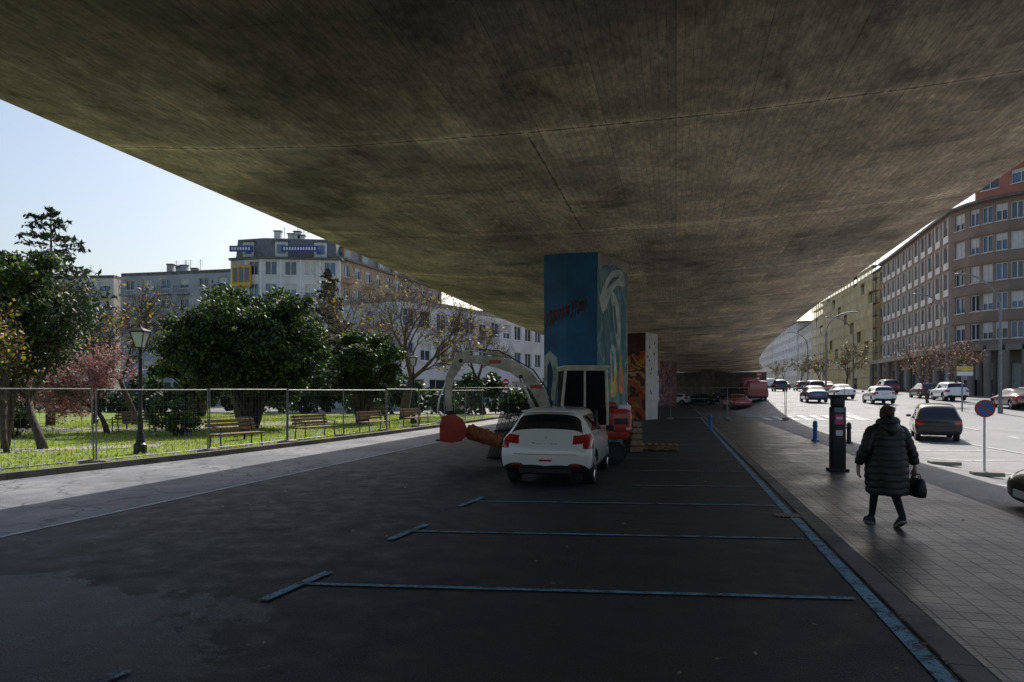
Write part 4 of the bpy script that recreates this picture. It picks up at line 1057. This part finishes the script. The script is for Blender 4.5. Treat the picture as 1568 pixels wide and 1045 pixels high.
m_net,nt,bs=newmat('debris_netting'); bs.inputs['Alpha'].default_value=.5; bs.inputs['Roughness'].default_value=.9
nt.links.new(ramp(nt,noise(nt,objco(nt),.6),[(.3,(.55,.42,.15)),(.7,(.75,.68,.45))]),bs.inputs['Base Color'])
a=Acc()
for k in range(21):
    for z in range(0,11):
        if (k*7+z*5)%9==0: continue
        q0=p0+u*L*k/21+o*1.38; q1=p0+u*L*(k+1)/21+o*1.38; a.quad(q0+Vector((0,0,2*z+.05)),q1+Vector((0,0,2*z+.05)),q1+Vector((0,0,2*z+1.95)),q0+Vector((0,0,2*z+1.95)))
a.build('netting',[m_net],sc)
block('apartment_building',[(86,205),(73,160)],0,5,3.1,w_cream,seed=11,ground=4)
block('apartment_building',[(100,262),(87,208)],0,6,3.1,w_wht,seed=12,ground=4)
block('apartment_building',[(116,330),(101,265)],0,6,3.1,w_cream,seed=13,ground=4)
block('apartment_building',[(100,395),(150,385)],0,7,3.2,w_wht,seed=14,ground=4,bay=4)
block('apartment_building',[(50,160),(64,215)],0,4,3.1,w_cream,seed=15,ground=4)
block('apartment_building',[(66,220),(84,300)],0,5,3.1,w_wht,seed=16,ground=4)

# ------------------------------------------------------------------ pedestrian (walking away up the street)
pe=empty('pedestrian',(4.93,8.98,.014),-.08)
m_coat=M('black_quilted_nylon',(.012,.016,.014),.5,var=.3,scale=6,spec=.45)
m_trou=M('black_trousers',(.010,.010,.012),.8,var=.2)
m_skin=M('skin',(.45,.24,.17),.5,var=.08); m_hair=M('brown_hair',(.065,.033,.016),.5,var=.45,scale=25,bmp=.5)
m_shoe=M('dark_shoe',(.015,.015,.017),.5,var=.2); m_sole=M('grey_sole',(.25,.25,.25),.7)
def skinned(name,V,E,R,mat,parent,sub=2):
    bm=bmesh.new(); lay=bm.verts.layers.skin.verify(); vs=[bm.verts.new(v) for v in V]
    for i,(v,r) in enumerate(zip(vs,R)):
        v[lay].radius=(r,r) if not isinstance(r,tuple) else r; v[lay].use_root=(i==0)
    for x_,y_ in E: bm.edges.new((vs[x_],vs[y_]))
    me=bpy.data.meshes.new('t'); bm.to_mesh(me); bm.free(); o=bpy.data.objects.new('t',me); link(o)
    o.modifiers.new('k','SKIN'); s_=o.modifiers.new('s','SUBSURF'); s_.levels=sub; s_.render_levels=sub
    dg=bpy.context.evaluated_depsgraph_get(); dg.update(); m2=bpy.data.meshes.new_from_object(o.evaluated_get(dg)); bpy.data.objects.remove(o)
    m2.materials.clear(); m2.materials.append(mat)
    for p in m2.polygons: p.use_smooth=True; p.material_index=0
    return link(bpy.data.objects.new(name,m2),parent)
V=[(0,0,.86),(0,.0,1.02),(0,.01,1.2),(0,0,1.32),(0,.01,1.39),
   (-.16,0,1.29),(-.26,-.03,1.03),(-.325,.05,.80),
   (.16,0,1.29),(.26,-.02,1.03),(.335,-.02,.80),
   (-.09,0,.82),(-.09,.14,.47),(-.085,.24,.10),(-.085,.34,.045),
   (.09,0,.82),(.095,.0,.46),(.10,-.24,.13),(.10,-.14,.045)]
E=[(0,1),(1,2),(2,3),(3,4),(3,5),(5,6),(6,7),(3,8),(8,9),(9,10),(0,11),(11,12),(12,13),(13,14),(0,15),(15,16),(16,17),(17,18)]
R=[.14,.12,.13,.09,.055,.07,.05,.032,.07,.05,.032,.09,.062,.042,.038,.09,.062,.042,.038]
skinned('body_and_trousers',V,E,R,m_trou,pe)
a=Acc()
rings=[]
for j in range(15):
    ph=-math.pi/2+math.pi*(j+.05)/14.1; z=.115*math.sin(ph); c=math.cos(ph); rx=.072*c*(1-.18*max(0,-math.sin(ph))); ry=.092*c
    rings.append([(rx*math.cos(t),.02+ry*math.sin(t)*(1 if math.sin(t)<0 else .95)+(.016*math.exp(-((t-math.pi/2)/.25)**2)*math.exp(-((z+.01)/.025)**2)),1.465+z) for t in [2*math.pi*k/24 for k in range(24)]])
a.loft(rings,0); 
for sx in (-1,1): a.ell((sx*.074,.01,1.46),(.012,.022,.032),0,10,7)
for sx in (-1,1): a.ell((sx*.028,.105,1.475),(.012,.008,.008),1,8,6)
a.ell((0,.104,1.41),(.024,.008,.008),2,8,6)
a.tube([(0,.0,1.33),(0,.01,1.41)],[.055,.05],14,0)
a.build('head',[m_skin,m_frame,c_dred],pe,smooth=True)
a=Acc(); rg=random.Random(4)
rings=[]
for j in range(15):
    ph=-math.pi*.36+math.pi*.86*j/14; z=.125*math.sin(ph)
    rings.append([((.086+.004*math.sin(9*t+j))*math.cos(ph)*math.cos(t),.0+(.103+.004*math.sin(13*t))*math.cos(ph)*math.sin(t)*(1 if math.sin(t)<0 else .72),1.478+z) for t in [2*math.pi*k/30 for k in range(30)]])
a.loft(rings,0); a.ell((0,-.105,1.50),(.05,.04,.05),0); a.ell((.02,-.075,1.55),(.05,.05,.035),0)
for k in range(26):
    t=rg.uniform(0,6.28); a.tube([(.08*math.cos(t),.085*math.sin(t)-.01,1.50+.02*rg.random()),(.10*math.cos(t+.2),.10*math.sin(t+.2)-.02,1.47+.13*rg.random())],[.006,.001],4,0)
a.build('hair',[m_hair],pe,smooth=True)
K=[(.43,.245,.215,-.01),(.50,.252,.22,-.01),(.65,.260,.215,-.005),(.80,.262,.21,0),(.92,.255,.20,0),(1.02,.240,.18,0),(1.12,.234,.172,0),(1.20,.232,.168,0),(1.27,.212,.155,0),(1.32,.165,.135,0),(1.355,.12,.12,-.005),(1.40,.105,.115,-.005)]
def kin(z):
    for p,q in zip(K,K[1:]):
        if z<=q[0]: t=(z-p[0])/(q[0]-p[0]); return tuple(p[i]+(q[i]-p[i])*t for i in (1,2,3))
    return K[-1][1:]
a=Acc(); rings=[]
nz=88
for j in range(nz):
    z=.43+(.97)*j/(nz-1); rx,ry,oy=kin(z); q=abs(math.sin(math.pi*(z-.43)/.088))**.6
    ring=[]
    for k in range(40):
        t=2*math.pi*k/40; w=1+.016*math.sin(3*t+z*7)+.013*math.sin(7*t+z*13)
        rr_=(q-1)*.013; c,s_=math.cos(t),math.sin(t)
        sx=math.copysign(abs(c)**.85,c); sy=math.copysign(abs(s_)**.85,s_)
        ring.append(((rx*w+rr_)*sx,oy+(ry*w+rr_)*sy+(.05*(1-min(1,(z-.43)/.5))*(1 if s_>0 else -.4)*abs(s_)),z+.009*math.sin(5*t)+.006*math.sin(11*t)))
    rings.append(ring)
a.loft(rings,0,False)
a.add([p for p in rings[0]],[tuple(range(40))],0)
def sleeve(P,R0):
    pts=[];rs=[]; P=[Vector(p) for p in P]
    n=42
    d=[0]
    for p,q in zip(P,P[1:]): d.append(d[-1]+(q-p).length)
    for i in range(n+1):
        t=d[-1]*i/n
        for j in range(len(P)-1):
            if t<=d[j+1]+1e-9: f=(t-d[j])/(d[j+1]-d[j]); pts.append(P[j].lerp(P[j+1],f)); r=R0[j]+(R0[j+1]-R0[j])*f; break
        q=abs(math.sin(math.pi*t/.085))**.6; rs.append(r-.010*(1-q))
    a.tube(pts,rs,18,0)
sleeve([(-.14,0,1.27),(-.20,-.005,1.23),(-.27,-.03,1.05),(-.315,-.0,.94),(-.335,.045,.82)],[.082,.088,.078,.070,.058])
sleeve([(.14,0,1.27),(.20,-.005,1.23),(.27,-.025,1.05),(.32,-.02,.94),(.345,-.02,.82)],[.082,.088,.078,.070,.058])
rings=[]
for j in range(13):
    th=math.pi*(-.15+1.3*j/12); c=Vector((.115*math.cos(th)*1.0,-.02-.085*math.sin(th),1.375+.01*math.sin(th)))
    rdir=Vector((math.cos(th),-math.sin(th),0)); rad=.03+.028*math.sin(max(0,min(math.pi,th)))
    rings.append([tuple(c+rdir*rad*math.cos(u_)+Vector((0,0,1))*rad*1.25*math.sin(u_)) for u_ in [2*math.pi*k/12 for k in range(12)]])
a.loft(rings,0)
rings=[[(x_*.0+rx*math.cos(t),-.04+ry*math.sin(t)-.05*(1.37-z)*3,z) for t in [2*math.pi*k/20 for k in range(20)]] for x_,(z,rx,ry) in enumerate(((1.20,.03,.10),(1.235,.085,.135),(1.28,.115,.15),(1.33,.13,.14),(1.37,.125,.12)))]
a.loft(rings,0)
a.build('quilted_coat',[m_coat],pe,smooth=True,fixn=True)
def hand(name,w,side,curl):
    a=Acc(); w=Vector(w)
    rings=[]
    for z,rx,ry in ((.02,.022,.019),(-.02,.026,.02),(-.05,.020,.036),(-.085,.018,.040),(-.105,.012,.036)):
        rings.append([(w.x+rx*math.cos(t),w.y+ry*math.sin(t),w.z+z) for t in [2*math.pi*k/12 for k in range(12)]])
    a.loft(rings,0)
    for i,(o,l) in enumerate(((.028,.068),(.010,.078),(-.009,.072),(-.027,.056))):
        p=Vector((w.x,w.y+o,w.z-.095)); P=[p]; ang=.25
        for s_ in (.45,.32,.23): 
            p=p+Vector((-side*math.sin(ang)*l*s_,0,-math.cos(ang)*l*s_)); P.append(p); ang+=curl
        a.tube(P,[.0095,.009,.0082,.0065],8,0)
    p=Vector((w.x,w.y+.03,w.z-.035)); a.tube([p,p+Vector((-side*.01,.022,-.025)),p+Vector((-side*.02,.028,-.055)),p+Vector((-side*.028,.02,-.075))],[.013,.012,.010,.008],8,0)
    a.build(name,[m_skin],pe,smooth=True)
hand('left_hand',(-.338,.055,.79),-1,.35); hand('right_hand',(.348,-.02,.79),1,1.05)
for nm,(x_,y_,z_,pit) in {'left_shoe':(-.085,.27,.0,0.0),'right_shoe':(.10,-.21,.0,.45)}.items():
    a=Acc(); T=Matrix.Translation((x_,y_,z_+.0))@Matrix.Translation((0,.15,0))@Matrix.Rotation(-pit,4,'X')@Matrix.Translation((0,-.15,0))
    rings=[]
    for y2,w_,h_ in ((-.085,.028,.07),(-.06,.038,.105),(-.01,.040,.11),(.04,.043,.085),(.09,.047,.06),(.14,.042,.05),(.175,.022,.035)):
        rings.append([(w_*math.cos(t),y2,.018+h_*max(0,math.sin(t))*1.0 if math.sin(t)>0 else .018) for t in [2*math.pi*k/14 for k in range(14)]])
    a.loft(rings,0,M=T)
    rings=[[(w_*math.cos(t),y2+.0,.02*(1 if math.sin(t)>0 else 0)) for t in [2*math.pi*(k+.5)/8 for k in range(8)]] for y2,w_ in ((-.09,.03),(-.06,.042),(.04,.045),(.1,.05),(.15,.045),(.18,.025))]
    a.loft(rings,1,M=T); a.build(nm,[m_shoe,m_sole],pe,smooth='auto',fixn=True)
a=Acc()
rings=[]
for z,rx,ry in ((.40,.05,.13),(.41,.065,.155),(.50,.07,.165),(.60,.055,.15),(.645,.03,.135),(.65,.01,.13)):
    rings.append([(.37+rx*math.copysign(abs(math.cos(t))**.6,math.cos(t)),-.03+ry*math.copysign(abs(math.sin(t))**.6,math.sin(t)),z) for t in [2*math.pi*k/24 for k in range(24)]])
a.loft(rings,0)
for dx in (-.02,.02):
    a.tube([(.37+dx,.06,.62),(.362+dx*.5,.045,.70),(.345,.02,.70),(.340,-.02,.695),(.345,-.06,.70),(.362+dx*.5,-.085,.70),(.37+dx,-.11,.62)],.008,6,0)
a.build('handbag',[m_black],pe,smooth=True)

# ------------------------------------------------------------------ fallen leaves
rg=np.random.default_rng(9); n=900; s_=rg.uniform(2,34,n); nn_=rg.uniform(-12,5,n); nn_[400:]=1.72+rg.normal(0,.09,500); s_[400:]=rg.uniform(1.5,20,500)
C=np.array([(*S(a_,b__),.026) for a_,b__ in zip(nn_,s_)])
th=rg.uniform(0,6.28,n); sz=rg.uniform(.010,.032,n); sz[400:]*=.7; u=np.c_[np.cos(th),np.sin(th),np.zeros(n)]*sz[:,None]; v=np.c_[-np.sin(th),np.cos(th),rg.uniform(-.2,.5,n)]*sz[:,None]*.6
V=np.stack([C-u,C+v,C+u,C-v],1).reshape(-1,3); me=bpy.data.meshes.new('fallen_leaves'); me.from_pydata(V.tolist(),[],np.arange(4*n).reshape(n,4).tolist()); me.materials.append(M('dry_leaf',(.24,.18,.12),.8,var=.5)); link(bpy.data.objects.new('fallen_leaves',me))

# ------------------------------------------------------------------ light
SUN_AZ=ANG+math.radians(1.5); SUN_EL=math.radians(42)
w=bpy.data.worlds.new('World'); scene.world=w; w.use_nodes=True; nt=w.node_tree
sky=nt.nodes.new('ShaderNodeTexSky'); sky.sky_type='NISHITA'; sky.sun_disc=False; sky.sun_elevation=SUN_EL; sky.sun_rotation=SUN_AZ
sky.air_density=1.15; sky.dust_density=3.2; sky.ozone_density=1.6
bg=nt.nodes['Background']; bg.inputs[1].default_value=.15; nt.links.new(sky.outputs[0],bg.inputs[0])
ld=bpy.data.lights.new('sun','SUN'); ld.energy=5; ld.angle=math.radians(.5); ld.color=(1,.95,.87)
lo=bpy.data.objects.new('sun',ld); link(lo)
sd=Vector((math.sin(SUN_AZ)*math.cos(SUN_EL),math.cos(SUN_AZ)*math.cos(SUN_EL),math.sin(SUN_EL)))
lo.rotation_euler=sd.to_track_quat('Z','Y').to_euler(); lo.location=(30,60,60)

cam=bpy.data.cameras.new('camera'); cam.sensor_width=36; cam.lens=36*1045/1568; cam.shift_y=76/1568; cam.clip_end=3000; cam.clip_start=.05
co_=bpy.data.objects.new('camera',cam); co_.location=(0,0,1.8); co_.rotation_euler=(math.pi/2,0,0); link(co_); scene.camera=co_
scene.view_settings.view_transform='Standard'; scene.view_settings.look='None'; scene.view_settings.exposure=0
